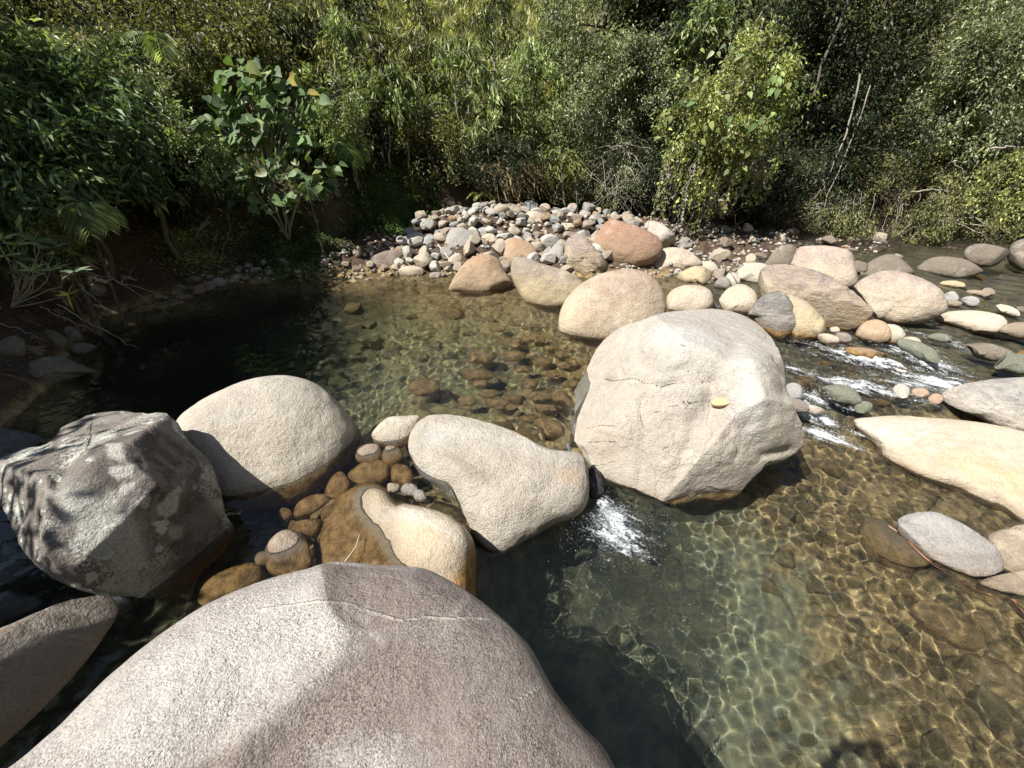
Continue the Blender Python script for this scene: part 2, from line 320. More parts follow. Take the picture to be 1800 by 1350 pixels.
# terrain ---------------------------------------------------------------------
def ground_mat():
    T = NT('river_bed_and_bank'); geo = T.n('ShaderNodeNewGeometry'); P = geo.outputs['Position']
    sp = T.n('ShaderNodeSeparateXYZ'); T.L(P, sp.inputs[0]); z = sp.outputs[2]
    n1 = T.noise(P, 1.3, 4); n2 = T.noise(P, 7, 5, 0.65); n3 = T.noise(P, 38, 4, 0.7); n4 = T.noise(P, 120, 3, 0.7)
    bed = T.ramp(n2, [(0.25, (0.11, 0.077, 0.035)), (0.42, (0.25, 0.175, 0.08)), (0.58, (0.42, 0.285, 0.13)), (0.8, (0.52, 0.40, 0.21))])
    bed = T.mix(T.mapr(n3, 0.35, 0.62), T.mix(0.5, bed, (0.04, 0.035, 0.015)), bed)
    bed = T.mix(T.mapr(n4, 0.4, 0.7), bed, T.mix(0.35, bed, (0.42, 0.33, 0.17)))
    olive = T.mix(n3, (0.11, 0.118, 0.055), (0.26, 0.255, 0.125))
    bed = T.mix(T.math('MULTIPLY', T.math('MULTIPLY', T.mapr(T.math('ADD', z, T.math('MULTIPLY', n1, 0.5)), 0.05, -0.7), 0.8), T.mapr(T.math('SUBTRACT', sp.outputs[1], sp.outputs[0]), 0.6, 2.2, 0.12, 1.0)), bed, olive)
    dv = T.n('ShaderNodeVectorMath', operation='SUBTRACT'); T.L(P, dv.inputs[0]); dv.inputs[1].default_value = (0.95, 1.75, -1.2); dl = T.n('ShaderNodeVectorMath', operation='LENGTH'); T.L(dv.outputs[0], dl.inputs[0])
    vs = T.n('ShaderNodeTexVoronoi', feature='DISTANCE_TO_EDGE'); vs.inputs['Scale'].default_value = 3.3; wpn = T.n('ShaderNodeTexNoise'); wpn.inputs['Scale'].default_value = 3.0; wpn.inputs['Detail'].default_value = 5; T.L(P, wpn.inputs['Vector']); wsc = T.n('ShaderNodeVectorMath', operation='SCALE'); T.L(wpn.outputs['Color'], wsc.inputs[0]); wsc.inputs['Scale'].default_value = 0.6; wad = T.n('ShaderNodeVectorMath', operation='ADD'); T.L(P, wad.inputs[0]); T.L(wsc.outputs[0], wad.inputs[1]); T.L(wad.outputs[0], vs.inputs['Vector'])
    bed = T.mix(T.math('MULTIPLY', T.mapr(vs.outputs['Distance'], 0.0, 0.09, 1, 0), 0.7), bed, (0.05, 0.045, 0.03))
    strm = T.mapr(T.math('ADD', T.math('SUBTRACT', sp.outputs[0], T.math('MULTIPLY', sp.outputs[1], 0.0)), 0.0), 2.6, 3.4); strm = T.math('MULTIPLY', strm, T.mapr(sp.outputs[1], 3.3, 3.8)); bed = T.mix(T.math('MULTIPLY', strm, 0.75), bed, T.mix(n2, (0.035, 0.036, 0.028), (0.15, 0.14, 0.10)))
    murk_tint = T.mix(T.mapr(n2, 0.35, 0.65), (0.125, 0.138, 0.10), (0.25, 0.24, 0.135))  # haze of the murky water below the fall, put into the bed colour
    bed = T.mix(T.mapr(T.math('ADD', dl.outputs['Value'], T.math('MULTIPLY', T.math('SUBTRACT', T.noise(P, 2.6, 6, 0.65), 0.5), 2.2)), 1.75, 0.95), bed, murk_tint)
    shade_tint = T.mapr(T.math('ADD', sp.outputs[0], T.math('MULTIPLY', T.math('SUBTRACT', n1, 0.5), 1.2)), -1.5, -2.9); bed = T.mix(T.math('MULTIPLY', shade_tint, T.mapr(z, 0.0, -0.35, 0.0, 0.93)), bed, (0.022, 0.024, 0.016))  # near-black shade of the left pool and gap, painted into the bed
    soil = T.ramp(n2, [(0.3, (0.035, 0.024, 0.016)), (0.55, (0.075, 0.050, 0.033)), (0.8, (0.14, 0.09, 0.062))])
    soil = T.mix(T.mapr(n3, 0.4, 0.65), soil, T.mix(0.5, soil, (0.14, 0.10, 0.07)))
    grass = T.ramp(n3, [(0.3, (0.08, 0.075, 0.03)), (0.6, (0.16, 0.15, 0.06)), (0.8, (0.26, 0.24, 0.11))])
    c = T.mix(T.mapr(T.math('ADD', z, T.math('MULTIPLY', n2, 0.15)), 0.10, 0.2), bed, soil)
    c = T.mix(T.mapr(T.math('ADD', z, T.math('MULTIPLY', n1, 1.4)), 1.5, 2.4), c, grass)
    T.L(c, T.b.inputs['Base Color']); T.b.inputs['Roughness'].default_value = 0.85; T.b.inputs['Specular IOR Level'].default_value = 0.2
    h = T.math('ADD', n3, T.math('MULTIPLY', n4, 0.5)); T.L(T.bump(h, 0.7, 0.03), T.b.inputs['Normal'])
    return T.m
xs = axis([(-120, -40, 10), (-40, -12, 1.4), (-12, -6, 0.22), (-6, -2, 0.07), (-2, 5.2, 0.033), (5.2, 9, 0.07), (9, 16, 0.2), (16, 40, 1.4), (40, 120, 10)])
ys = axis([(-120, -40, 10), (-40, -6, 2), (-6, -1, 0.3), (-1, 0.3, 0.08), (0.3, 5.2, 0.033), (5.2, 10.6, 0.06), (10.6, 16, 0.2), (16, 40, 1.0), (40, 120, 10)])
V, Q, X, Y, Z = gridmesh(xs, ys, bedfull)
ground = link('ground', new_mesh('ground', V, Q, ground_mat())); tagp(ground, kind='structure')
ground.cycles.is_caustics_receiver = True

# water -----------------------------------------------------------------------
WK = []
for i in range(54):
    lam = 0.058 * (7.0 ** (rng.random() ** 1.15)); WK.append((rng.uniform(0, 2 * math.pi), 2 * math.pi / lam, rng.uniform(0, 6.28), lam))
FD = np.array([0.83, -0.56]); FN = np.array([0.56, 0.83])
FOAM = [  # pixel centre on the water, half length along the flow, half width (m), strength
    (1480, 650, .75, .16, .85), (1415, 632, .45, .13, .75), (1560, 628, .8, .2, .95), (1530, 660, .55, .18, .85), (1610, 655, .55, .2, .75), (1665, 655, .45, .25, 1.1), (1705, 665, .5, .28, 1.2), (1645, 622, .45, .22, 1.0), (1695, 598, .75, .12, .8), (1440, 670, .5, .12, .6), (1590, 610, .5, .12, .7),
    (1440, 705, .28, .10, 1.2), (1470, 735, .28, .12, 1.3), (1420, 690, .2, .07, 1.0), (1530, 735, .16, .06, .8), (1545, 590, .2, .06, .6), (1770, 545, .4, .1, .4), (1255, 540, .12, .05, .5)]
def foam_field(X, Y):
    f = np.zeros(X.shape)
    for px, py, a, b, s in FOAM:
        c = onz(px, py, -0.12 if py > 680 else 0.0); dx = X - c[0]; dy = Y - c[1]; u = (dx * FD[0] + dy * FD[1]) / a; v = (dx * FN[0] + dy * FN[1]) / b
        f = np.maximum(f, s * np.exp(-0.9 * (u * u + v * v)))
    c = onz(1062, 925, -0.35); dx = X - c[0]; dy = Y - c[1]; ang = np.arctan2(dy, dx)
    wdt = 0.17 + 0.35 * np.clip(-dy + 0.12, 0, 1); f = np.maximum(f, np.where(dy < 0.22, 1.0, 0.0) * np.clip(1.15 * np.exp(-((dx - 0.08 + dy * 0.15) / wdt) ** 2) * np.exp(-(np.clip(-dy - 0.02, 0, 9) / 0.26) ** 2) * np.exp(-(np.clip(dy, 0, 9) / 0.2) ** 2), 0, 2))
    for px, py, r in ((1060, 880, .10), (1010, 765, .12), (1000, 800, .07)):
        c = onz(px, py, -0.3); f = np.maximum(f, 0.9 * np.exp(-(((X - c[0]) ** 2 + (Y - c[1]) ** 2) / r / r)))
    return f
CREST = [None]
def water_z(X, Y):
    L = level(X, Y); s = dam_dist(X, Y); P = np.stack([X, Y, 0 * X], -1)
    stream = sstep(0.0, 0.25, s) * sstep(-0.1, 0.5, (X - 1.75) - (Y - 3.1) * 0.62)
    low = 1 - sstep(-0.1, 0.1, s)
    fall = onz(1062, 925, -0.35); df = np.hypot(X - fall[0], Y - fall[1])
    calm = 1 - 0.75 * np.clip(sstep(2.6, 1.2, 0 * X + 2.0), 0, 0)
    gust = np.clip(0.55 + 0.75 * fbm(P * 1.1, 31, 3), 0.12, 1.3)
    z = np.zeros(X.shape)
    for a, k, ph, lam in WK:
        z = z + np.sin(k * (X * math.cos(a) + Y * math.sin(a)) + ph) / k * (0.014 if lam > 0.2 else 0.019)
    z = z * gust * (1 + 0.25 * low * sstep(1.2, 2.6, X) + 0.8 * low * np.exp(-df))
    z = z + 0.0016 * np.exp(-df * 1.2) * np.sin(df * 36 + 1.5 * vnoise(P * 5, 3)) * sstep(0.1, 0.3, df)
    z = z + low * np.exp(-(df / 0.34) ** 2) * 0.05 * (fbm(P * 16, 51, 3) + 0.6)
    u = X * FD[0] + Y * FD[1]; v = X * FN[0] + Y * FN[1]
    R = np.stack([u * 1.6, v * 5.0, 0 * X], -1); wv_ = 0.055 * fbm(R, 61, 4) + 0.035 * fbm(R * 2.6, 66, 4); CREST[0] = stream * wv_ / 0.03; z = z + stream * wv_ * (0.5 + np.clip(foam_field(X, Y), 0, 1))
    return L + z
xs = axis([(-9, -6, 0.2), (-6, -2.4, 0.05), (-2.4, 0.0, 0.024), (0.0, 4.6, 0.0175), (4.6, 8, 0.035), (8, 17, 0.1)])
ys = axis([(-8, -1, 0.2), (-1, 0.4, 0.06), (0.4, 3.4, 0.0175), (3.4, 5.4, 0.024), (5.4, 7.6, 0.04), (7.6, 10, 0.1)])
def water_mat():
    T = NT('river_water'); T.t.nodes.remove(T.b)
    g = T.n('ShaderNodeBsdfGlass'); g.inputs['IOR'].default_value = 1.333; g.inputs['Roughness'].default_value = 0.0; g.inputs['Color'].default_value = (0.95, 0.98, 0.97, 1)
    geo = T.n('ShaderNodeNewGeometry'); P = geo.outputs['Position']
    rot = T.n('ShaderNodeMapping'); rot.inputs['Rotation'].default_value = (0, 0, math.atan2(0.56, 0.83)); T.L(P, rot.inputs[0])
    st = T.n('ShaderNodeMapping'); st.inputs['Scale'].default_value = (4, 15, 5); T.L(rot.outputs[0], st.inputs[0])
    s1 = T.noise(st.outputs[0], 1.0, 7, 0.75, 0.8); s2 = T.noise(P, 42, 6, 0.8)
    at = T.n('ShaderNodeAttribute'); at.attribute_name = 'foam'; fo = at.outputs['Fac']
    m = T.math('ADD', T.math('MULTIPLY', fo, 0.50), T.math('ADD', T.math('MULTIPLY', T.math('SUBTRACT', s1, 0.5), 1.9), T.math('MULTIPLY', T.math('SUBTRACT', s2, 0.5), 1.15)))
    m = T.math('MULTIPLY', T.mapr(m, 0.26, 0.74), T.mapr(fo, 0.05, 0.25))
    fb = T.n('ShaderNodeBsdfPrincipled'); fb.inputs['Base Color'].default_value = (0.86, 0.89, 0.9, 1); fb.inputs['Roughness'].default_value = 0.5
    T.L(T.bump(s2, 0.8, 0.03), fb.inputs['Normal'])
    tp = T.n('ShaderNodeBsdfTransparent'); m0 = T.n('ShaderNodeMixShader'); m0.inputs[0].default_value = 0.15; T.L(g.outputs[0], m0.inputs[1]); T.L(tp.outputs[0], m0.inputs[2])
    mx = T.n('ShaderNodeMixShader'); T.L(T.math('MULTIPLY', m, 0.86), mx.inputs[0]); T.L(m0.outputs[0], mx.inputs[1]); T.L(fb.outputs[0], mx.inputs[2]); T.L(mx.outputs[0], T.out.inputs[0])
    return T.m
V, Q, X, Y, Z = gridmesh(xs, ys, water_z)
me = new_mesh('river_water', V, Q, water_mat())
a = me.attributes.new('foam', 'FLOAT', 'POINT'); ff = foam_field(X, Y); a.data.foreach_set('value', np.clip(ff * (1 + 0.38 * CREST[0]), 0, 1.6).ravel().astype(np.float32))
water = link('river_water', me); tagp(water, kind='structure'); water.cycles.is_caustics_caster = True

# ------------------------------------------------------------------ rocks
_ico = {}
def ico(n):
    if n not in _ico:
        import bmesh
        bm = bmesh.new(); bmesh.ops.create_icosphere(bm, subdivisions=n, radius=1.0)
        _ico[n] = (np.array([v.co[:] for v in bm.verts]), np.array([[v.index for v in f.verts] for f in bm.faces])); bm.free()
    return _ico[n]
def rock_object(name, V, F, mat, label=None, cat='boulder', group=None):
    c = V.mean(0); o = link(name, new_mesh(name, V - c, F, mat), loc=c.tolist()); o.cycles.is_caustics_receiver = True
    if label: tagp(o, label, cat, group)
    return o
def ell(cx, cy, rx, ry, rot=0, k=10, seed=0, j=0.08):
    r = np.random.default_rng(seed + int(cx * 7 + cy)); t = np.arange(k) / k * 2 * np.pi; q = 1 + r.uniform(-j, j, k)
    x = np.cos(t) * rx * q; y = np.sin(t) * ry * q; a = math.radians(rot)
    return [(cx + X_ * math.cos(a) - Y_ * math.sin(a), cy + X_ * math.sin(a) + Y_ * math.cos(a)) for X_, Y_ in zip(x, y)]
ROCKS = {}; ROCKS_LAST = [None]
def line_dist(P, pts):
    pts = np.array(pts, float); best = np.full(len(P), 1e9)
    for a, b in zip(pts[:-1], pts[1:]):
        d = b - a; t = np.clip(((P - a) @ d) / (d @ d + 1e-9), 0, 1); best = np.minimum(best, np.linalg.norm(P - a - t[:, None] * d, axis=1))
    return best
def poly_sd(P, pts):
    pts = np.array(pts, float); ins = np.zeros(len(P), bool); dd = line_dist(P, np.vstack([pts, pts[:1]]))
    for i in range(len(pts)):
        ax, ay = pts[i]; bx, by = pts[i - 1]; ins ^= ((ay > P[:, 1]) != (by > P[:, 1])) & (P[:, 0] < (bx - ax) * (P[:, 1] - ay) / (by - ay + 1e-12) + ax)
    return np.where(ins, -dd, dd)
def traced_rock(name, mat, label, pts, anchor, up=0.35, front=0.55, back=0.5, sub=5, p=0.85, q=0.85, noise=0.05, nsc=1.3, facets=2, fdep=0.85, seed=1, normal=None, bumps=(), cat='boulder', group=None, fine=0.02, fsc=4.0, center=None, ridge=0.022, fplanes=(), marks=(), rlines=()):
    pts = np.array(pts, float)
    if center is None:
        x, y = pts[:, 0], pts[:, 1]; x2, y2 = np.roll(x, -1), np.roll(y, -1); cr = x * y2 - x2 * y; A = cr.sum() / 2
        c2 = np.array([((x + x2) * cr).sum() / 6 / A, ((y + y2) * cr).sum() / 6 / A])
    else: c2 = np.array(center, float)
    # smooth closed outline (Catmull-Rom)
    k = len(pts); den = []
    for i in range(k):
        p0, p1, p2, p3 = pts[i - 1], pts[i], pts[(i + 1) % k], pts[(i + 2) % k]
        for t in np.arange(0, 1, 0.2): den.append(0.5 * ((2 * p1) + (-p0 + p2) * t + (2 * p0 - 5 * p1 + 4 * p2 - p3) * t * t + (-p0 + 3 * p1 - 3 * p2 + p3) * t ** 3))
    den = np.array(den); da = np.arctan2(-(den[:, 1] - c2[1]), den[:, 0] - c2[0]); dr = np.hypot(*(den - c2).T)
    nb = 180; tg = np.zeros(nb); A_ = (np.arange(nb) + 0.5) / nb * 2 * np.pi - np.pi
    # max radius in direction, ray-cast against the dense outline
    d2 = np.roll(den, -1, 0)
    for i, a in enumerate(A_):
        dx, dy = math.cos(a), -math.sin(a); ex, ey = (d2 - den)[:, 0], (d2 - den)[:, 1]; qx, qy = den[:, 0] - c2[0], den[:, 1] - c2[1]
        det = ex * dy - ey * dx; det = np.where(np.abs(det) < 1e-9, 1e-9, det)
        t = (ex * qy - ey * qx) / det; u = (dx * qy - dy * qx) / det; ok = (u >= -1e-6) & (u <= 1 + 1e-6) & (t > 0)
        tg[i] = t[ok].max() if ok.any() else np.interp(a, np.sort(da), dr[np.argsort(da)])
    D = 4.0; rd = raydir(*c2); C = np.array([0, 0, HC]) + rd * D
    vd = rd / np.linalg.norm(rd)
    if normal is not None: n = np.array(normal, float)
    else: n = (1 - up) * (-vd) + up * np.array([0, 0, 1.0])
    n /= np.linalg.norm(n)
    e1 = np.cross([0, 0, 1.0] if abs(n[2]) < 0.97 else [0, 1.0, 0], n)
    if abs(n[2]) >= 0.97: e1 = np.array([1.0, 0, 0]) - n * n[0]
    e1 /= np.linalg.norm(e1); e2 = np.cross(n, e1)
    U, F = ico(sub); w = U[:, 2]; phi = np.arctan2(U[:, 1], U[:, 0]); s = np.sqrt(np.clip(1 - w * w, 0, 1))
    g = s ** p; h = np.abs(w) ** q
    # initial plane radius from outline unprojected onto the mid plane
    def unproj(x, y):
        d = raydir(x, y); t = ((C - np.array([0, 0, HC])) @ n) / (d @ n); return np.array([0, 0, HC]) + d * t - C
    Rp = []; 
    for a, r in zip(A_, tg):
        Pp = unproj(c2[0] + r * math.cos(a), c2[1] - r * math.sin(a)); Rp.append((math.atan2(Pp @ e2, Pp @ e1), math.hypot(Pp @ e1, Pp @ e2)))
    Rp = np.array(sorted(Rp)); R = np.interp(phi, Rp[:, 0], Rp[:, 1], period=2 * np.pi)
    size = Rp[:, 1].mean()
    r_ = np.random.default_rng(seed); FP = []
    for _ in range(facets):
        m = r_.normal(size=3); m /= np.linalg.norm(m); FP.append((m, r_.uniform(0.62, 0.86)))
    FP += [(np.array(m) / np.linalg.norm(m), dd) for m, dd in fplanes]
    off = r_.uniform(0, 100, 3)
    corr = np.ones(len(U))
    for it in range(5):
        L = np.stack([np.cos(phi) * R * g * corr / size, np.sin(phi) * R * g * corr / size, np.sign(w) * h * np.where(w > 0, front, back)], -1)
        rad = L / (np.linalg.norm(L, axis=1, keepdims=True) + 1e-9); nz = fbm(L * nsc + off, seed, 4); L = L + rad * (nz * noise * 2)[:, None]
        if ridge: L = L + rad * (fbm(L * nsc * 1.4 + off, seed + 9, 4, True) * ridge)[:, None]
        for m, dd in FP:
            t = L @ m - dd; L = L - np.where(t > 0, t * fdep, 0)[:, None] * m
        L = L + rad * (fbm(L * fsc + off, seed + 5, 4) * fine)[:, None]
        Wd = C + size * (L[:, :1] * e1 + L[:, 1:2] * e2 + L[:, 2:] * n)
        pr = project(Wd); ia = np.arctan2(-(pr[:, 1] - c2[1]), pr[:, 0] - c2[0]); ir = np.hypot(pr[:, 0] - c2[0], pr[:, 1] - c2[1])
        if it == 4: break
        NBn = 144 if sub >= 6 else 72; bi = np.clip(((ia + np.pi) / (2 * np.pi) * NBn).astype(int), 0, NBn - 1); mx = np.zeros(NBn); np.maximum.at(mx, bi, ir)
        tb = np.interp((np.arange(NBn) + 0.5) / NBn * 2 * np.pi - np.pi, A_, tg, period=2 * np.pi); ratio = np.where(mx > 0, tb / np.maximum(mx, 1), 1)
        ratio = np.clip(ratio, 0.7, 1.4) ** 0.85; ratio = (np.roll(ratio, 1) + 2 * ratio + np.roll(ratio, -1)) / 4; corr = corr * np.interp(ia, (np.arange(NBn) + 0.5) / NBn * 2 * np.pi - np.pi, ratio, period=2 * np.pi)
    for (bx, by, br, bh) in bumps:   # dents and humps at image points, radius (px), height (fraction of size)
        vis = ((Wd - np.array([0, 0, HC])) * 0).sum(1)
        d2_ = ((pr[:, 0] - bx) ** 2 + (pr[:, 1] - by) ** 2) / br ** 2
        frontm = np.clip(((Wd - C) @ (-vd)) / size * 3 + 0.5, 0, 1)
        Wd = Wd + (n * 0.6 - vd * 0.4) * (bh * size * np.exp(-d2_) * frontm)[:, None]
    for (ln, wd, hh) in rlines:      # grooves and ridges along traced lines
        dl = line_dist(pr[:, :2], ln); frontm = np.clip(((Wd - C) @ (-vd)) / size * 3 + 0.5, 0, 1)
        Wd = Wd + (n * 0.6 - vd * 0.4) * (hh * size * np.exp(-(dl / wd) ** 2) * frontm)[:, None]
    mk = np.zeros((len(Wd), 4))
    if marks:
        frontm = np.clip(((Wd - C) @ (-vd)) / size * 4 + 0.6, 0, 1); wp = pr[:, :2] + 7 * np.stack([vnoise(L * 6, 71), vnoise(L * 6, 72)], -1)
        for (ch, kind, geo_, soft, amt) in marks:
            if kind == 'poly': dsg = poly_sd(wp, geo_); val = np.clip(0.5 - dsg / (2 * soft), 0, 1)
            elif kind == 'ln': wl2 = pr[:, :2] + 2.5 * np.stack([vnoise(L * 9, 73), vnoise(L * 9, 74)], -1); dsg = line_dist(wl2, geo_); val = np.clip(1 - dsg / (soft * (4.5 if 'foreground' in label else 2.2)), 0, 1)
            else: dsg = line_dist(wp, geo_); val = np.clip(1 - dsg / soft, 0, 1)
            mk[:, ch] = np.maximum(mk[:, ch], val * (1.0 if kind == 'ln' else amt) * frontm)
    # scale about the eye point so that the anchor pixel lies at the anchor height (keeps the outline, fixes the size)
    ax, ay, az = anchor; pr = project(Wd); dd = np.hypot(pr[:, 0] - ax, pr[:, 1] - ay); near = dd < max(12, np.sort(dd)[12])
    idx = np.where(near)[0]; idx = idx[np.argmin(pr[idx, 2] + dd[idx] * 0.004)]
    z0 = Wd[idx, 2]; k = (az - HC) / (z0 - HC); Wd = np.array([0, 0, HC]) + (Wd - np.array([0, 0, HC])) * k
    Cn = Wd.mean(0); zb = float(bedz(np.array([Cn[0]]), np.array([Cn[1]]))[0]) - 0.08; zmn = Wd[:, 2].min()
    if zmn > zb and size * k > 0.45 and 'tilted' not in (label or ''):      # the hidden back of the rock is drawn down until it stands on the bed
        zr = Cn[2] + 0.1 * (Wd[:, 2].max() - Cn[2]); t = np.clip((zr - Wd[:, 2]) / (zr - zmn), 0, 1); wg = np.clip(((Wd - Cn) @ vd) / (size * k) * 2.2 + 0.25, 0, 1) * t
        Wd = Wd.copy(); Wd[:, :2] = Cn[:2] + (Wd[:, :2] - Cn[:2]) * (1 - 0.22 * wg)[:, None]; Wd[:, 2] -= (zmn - zb) * wg
    o = rock_object(name, Wd, F, mat, label, cat, group)
    if marks: at = o.data.color_attributes.new('marks', 'FLOAT_COLOR', 'POINT'); at.data.foreach_set('color', mk.astype(np.float32).ravel())
    ROCKS[label or o.name] = (o, size * k); ROCKS_LAST[0] = o
    return o

PINK = (0.36, 0.29, 0.25); CREAM = (0.50, 0.42, 0.30); GREYW = (0.47, 0.44, 0.39)
M = {}
M['fg'] = rock_mat('boulder_granite_purple', (0.429, 0.403, 0.383), (0.426, 0.393, 0.360), -0.35, 0.8, 1.25, (0.287, 0.254, 0.241), grain=1.7, pit=0.2, stain=True, scol=(( 0.205, 0.158, 0.138), (0.591, 0.571, 0.538), (0.336, 0.276, 0.223)), sr=0.5, line_col=(0.60, 0.56, 0.50), line_h=0.25)
M['lichen'] = rock_mat('boulder_lichen', (0.17, 0.15, 0.135), (0.25, 0.23, 0.20), -0.1, 0.6, 0.7, (0.11, 0.09, 0.082), lichen=1.0, pit=0.3, stain=True, scol=((0.085, 0.066, 0.06), (0.60, 0.60, 0.54), (0.22, 0.17, 0.12)), sr=1.1)
M['white'] = rock_mat('boulder_pale_granite', (0.455, 0.422, 0.376), (0.498, 0.452, 0.366), 0.0, 0.6, 0.55, (0.346, 0.313, 0.273), pit=0.25)
M['mid'] = rock_mat('boulder_pitted_granite', (0.425, 0.392, 0.339), (0.482, 0.442, 0.376), -0.35, 0.9, 0.7, (0.283, 0.244, 0.197), pit=0.45, stain=True, scol=((0.322, 0.283, 0.223), (0.570, 0.550, 0.504), (0.550, 0.432, 0.313)))
M['cream'] = rock_mat('boulder_cream_granite', (0.526, 0.473, 0.381), (0.490, 0.424, 0.319), 0.0, 0.5, 0.5, (0.416, 0.337, 0.238), pit=0.25, stain=True, scol=((0.277, 0.224, 0.158), (0.604, 0.571, 0.498), (0.571, 0.459, 0.314)))
M['big'] = rock_mat('boulder_scarred_granite', (0.481, 0.462, 0.435), (0.432, 0.393, 0.333), -0.35, 1.3, 0.5, (0.331, 0.285, 0.245), crack=0.6, pit=0.3, stain=True, scol=((0.252, 0.206, 0.179), (0.594, 0.581, 0.554), (0.452, 0.386, 0.307)))
M['pinkb'] = rock_mat('boulder_pink_band', (0.372, 0.292, 0.238), (0.571, 0.482, 0.348), 0.0, 0.75, 0.6, (0.271, 0.173, 0.128), pit=0.5)
M['yelb'] = rock_mat('boulder_yellow_band', (0.326, 0.282, 0.245), (0.540, 0.451, 0.282), 0.0, 0.5, 0.6, (0.245, 0.192, 0.155), pit=0.45)
M['orange'] = rock_mat('boulder_orange', (0.386, 0.245, 0.155), (0.460, 0.352, 0.237), 0.0, 0.6, 0.5, (0.288, 0.154, 0.091), pit=0.45)
M['red'] = rock_mat('boulder_red_brown', (0.346, 0.205, 0.143), (0.388, 0.274, 0.185), 0.1, 0.7, 0.5, (0.230, 0.114, 0.078), pit=0.3)
M['mauve'] = rock_mat('boulder_mauve', (0.374, 0.302, 0.280), (0.572, 0.491, 0.376), 0.0, 0.6, 0.7, (0.236, 0.192, 0.182), pit=0.35)
M['mauvev'] = rock_mat('boulder_mauve_veined', (0.325, 0.271, 0.254), (0.451, 0.362, 0.237), 0.0, 0.6, 0.5, (0.197, 0.162, 0.152), vein=True, pit=0.3)
M['dgrey'] = rock_mat('boulder_dark_grey', (0.197, 0.191, 0.184), (0.291, 0.271, 0.238), 0.0, 0.4, 0.5, (0.108, 0.101, 0.101), vein=True)
M['sand'] = rock_mat('slab_sandstone', (0.565, 0.505, 0.409), (0.518, 0.446, 0.338), -0.35, 0.25, 0.35, (0.454, 0.370, 0.274), vein=True, pit=0.2, stain=True, scol=((0.38, 0.30, 0.20), (0.62, 0.59, 0.52), (0.62, 0.47, 0.27)))
M['gneiss'] = rock_mat('slab_gneiss', (0.394, 0.381, 0.361), (0.442, 0.403, 0.343), -0.2, 0.3, 0.4, (0.166, 0.156, 0.146), vein=True, pit=0.2)
M['gslab'] = rock_mat('slab_grey', (0.360, 0.360, 0.360), (0.374, 0.361, 0.341), -0.33, 0.2, 0.4, (0.245, 0.232, 0.225), vein=True, pit=0.15)
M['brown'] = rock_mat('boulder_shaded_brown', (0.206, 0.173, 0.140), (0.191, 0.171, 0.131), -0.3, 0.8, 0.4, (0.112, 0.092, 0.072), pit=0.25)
M['orange_low'] = rock_mat('stone_tan_stream', (0.40, 0.29, 0.21), None, -0.2, 0.3, 0.4); M['white_low'] = rock_mat('stone_pale_stream', (0.46, 0.44, 0.39), None, -0.2, 0.3, 0.4, (0.2, 0.19, 0.17)); M['gslab_low'] = rock_mat('stone_grey_stream', (0.34, 0.34, 0.33), None, -0.25, 0.3, 0.4)
M['mauvev_low'] = rock_mat('stone_brown_stream', (0.28, 0.24, 0.21), None, -0.3, 0.3, 0.4, vein=True); M['black'] = rock_mat('stone_black_wet', (0.025, 0.025, 0.025), None, -0.8, 0.3, 0.3, (0.01, 0.01, 0.01), wet=False); M['black'].node_tree.nodes['Principled BSDF'].inputs['Roughness'].default_value = 0.2
M['shale'] = rock_mat('stone_blue_grey', (0.164, 0.174, 0.177), (0.142, 0.149, 0.149), -0.3, 0.2, 0.4, (0.081, 0.085, 0.088), vein=True)
M['sub'] = rock_mat('stone_algae', (0.437, 0.384, 0.318), (0.372, 0.306, 0.240), 0.0, 0.05, 0.4)
M['sublow'] = rock_mat('stone_algae_lower_pool', (0.443, 0.403, 0.350), (0.372, 0.306, 0.240), -0.35, 0.05, 0.4)
M['green'] = rock_mat('stone_green', (0.202, 0.215, 0.169), (0.150, 0.156, 0.110), -0.3, 0.2, 0.3)
PB = [rock_mat('cobble_%s' % n, c, None, 0.02, 0.05, 0.4, None, pit=0.2, grain=0.8) for n, c in (('white', (0.541, 0.520, 0.471)), ('cream', (0.496, 0.433, 0.335)), ('blue', (0.336, 0.357, 0.350)), ('grey', (0.354, 0.340, 0.312)), ('tan', (0.398, 0.335, 0.265)), ('brown', (0.261, 0.205, 0.163)), ('ochre', (0.421, 0.309, 0.197)))]
PBN = ['white', 'cream', 'blue_grey', 'grey', 'tan', 'brown', 'ochre']

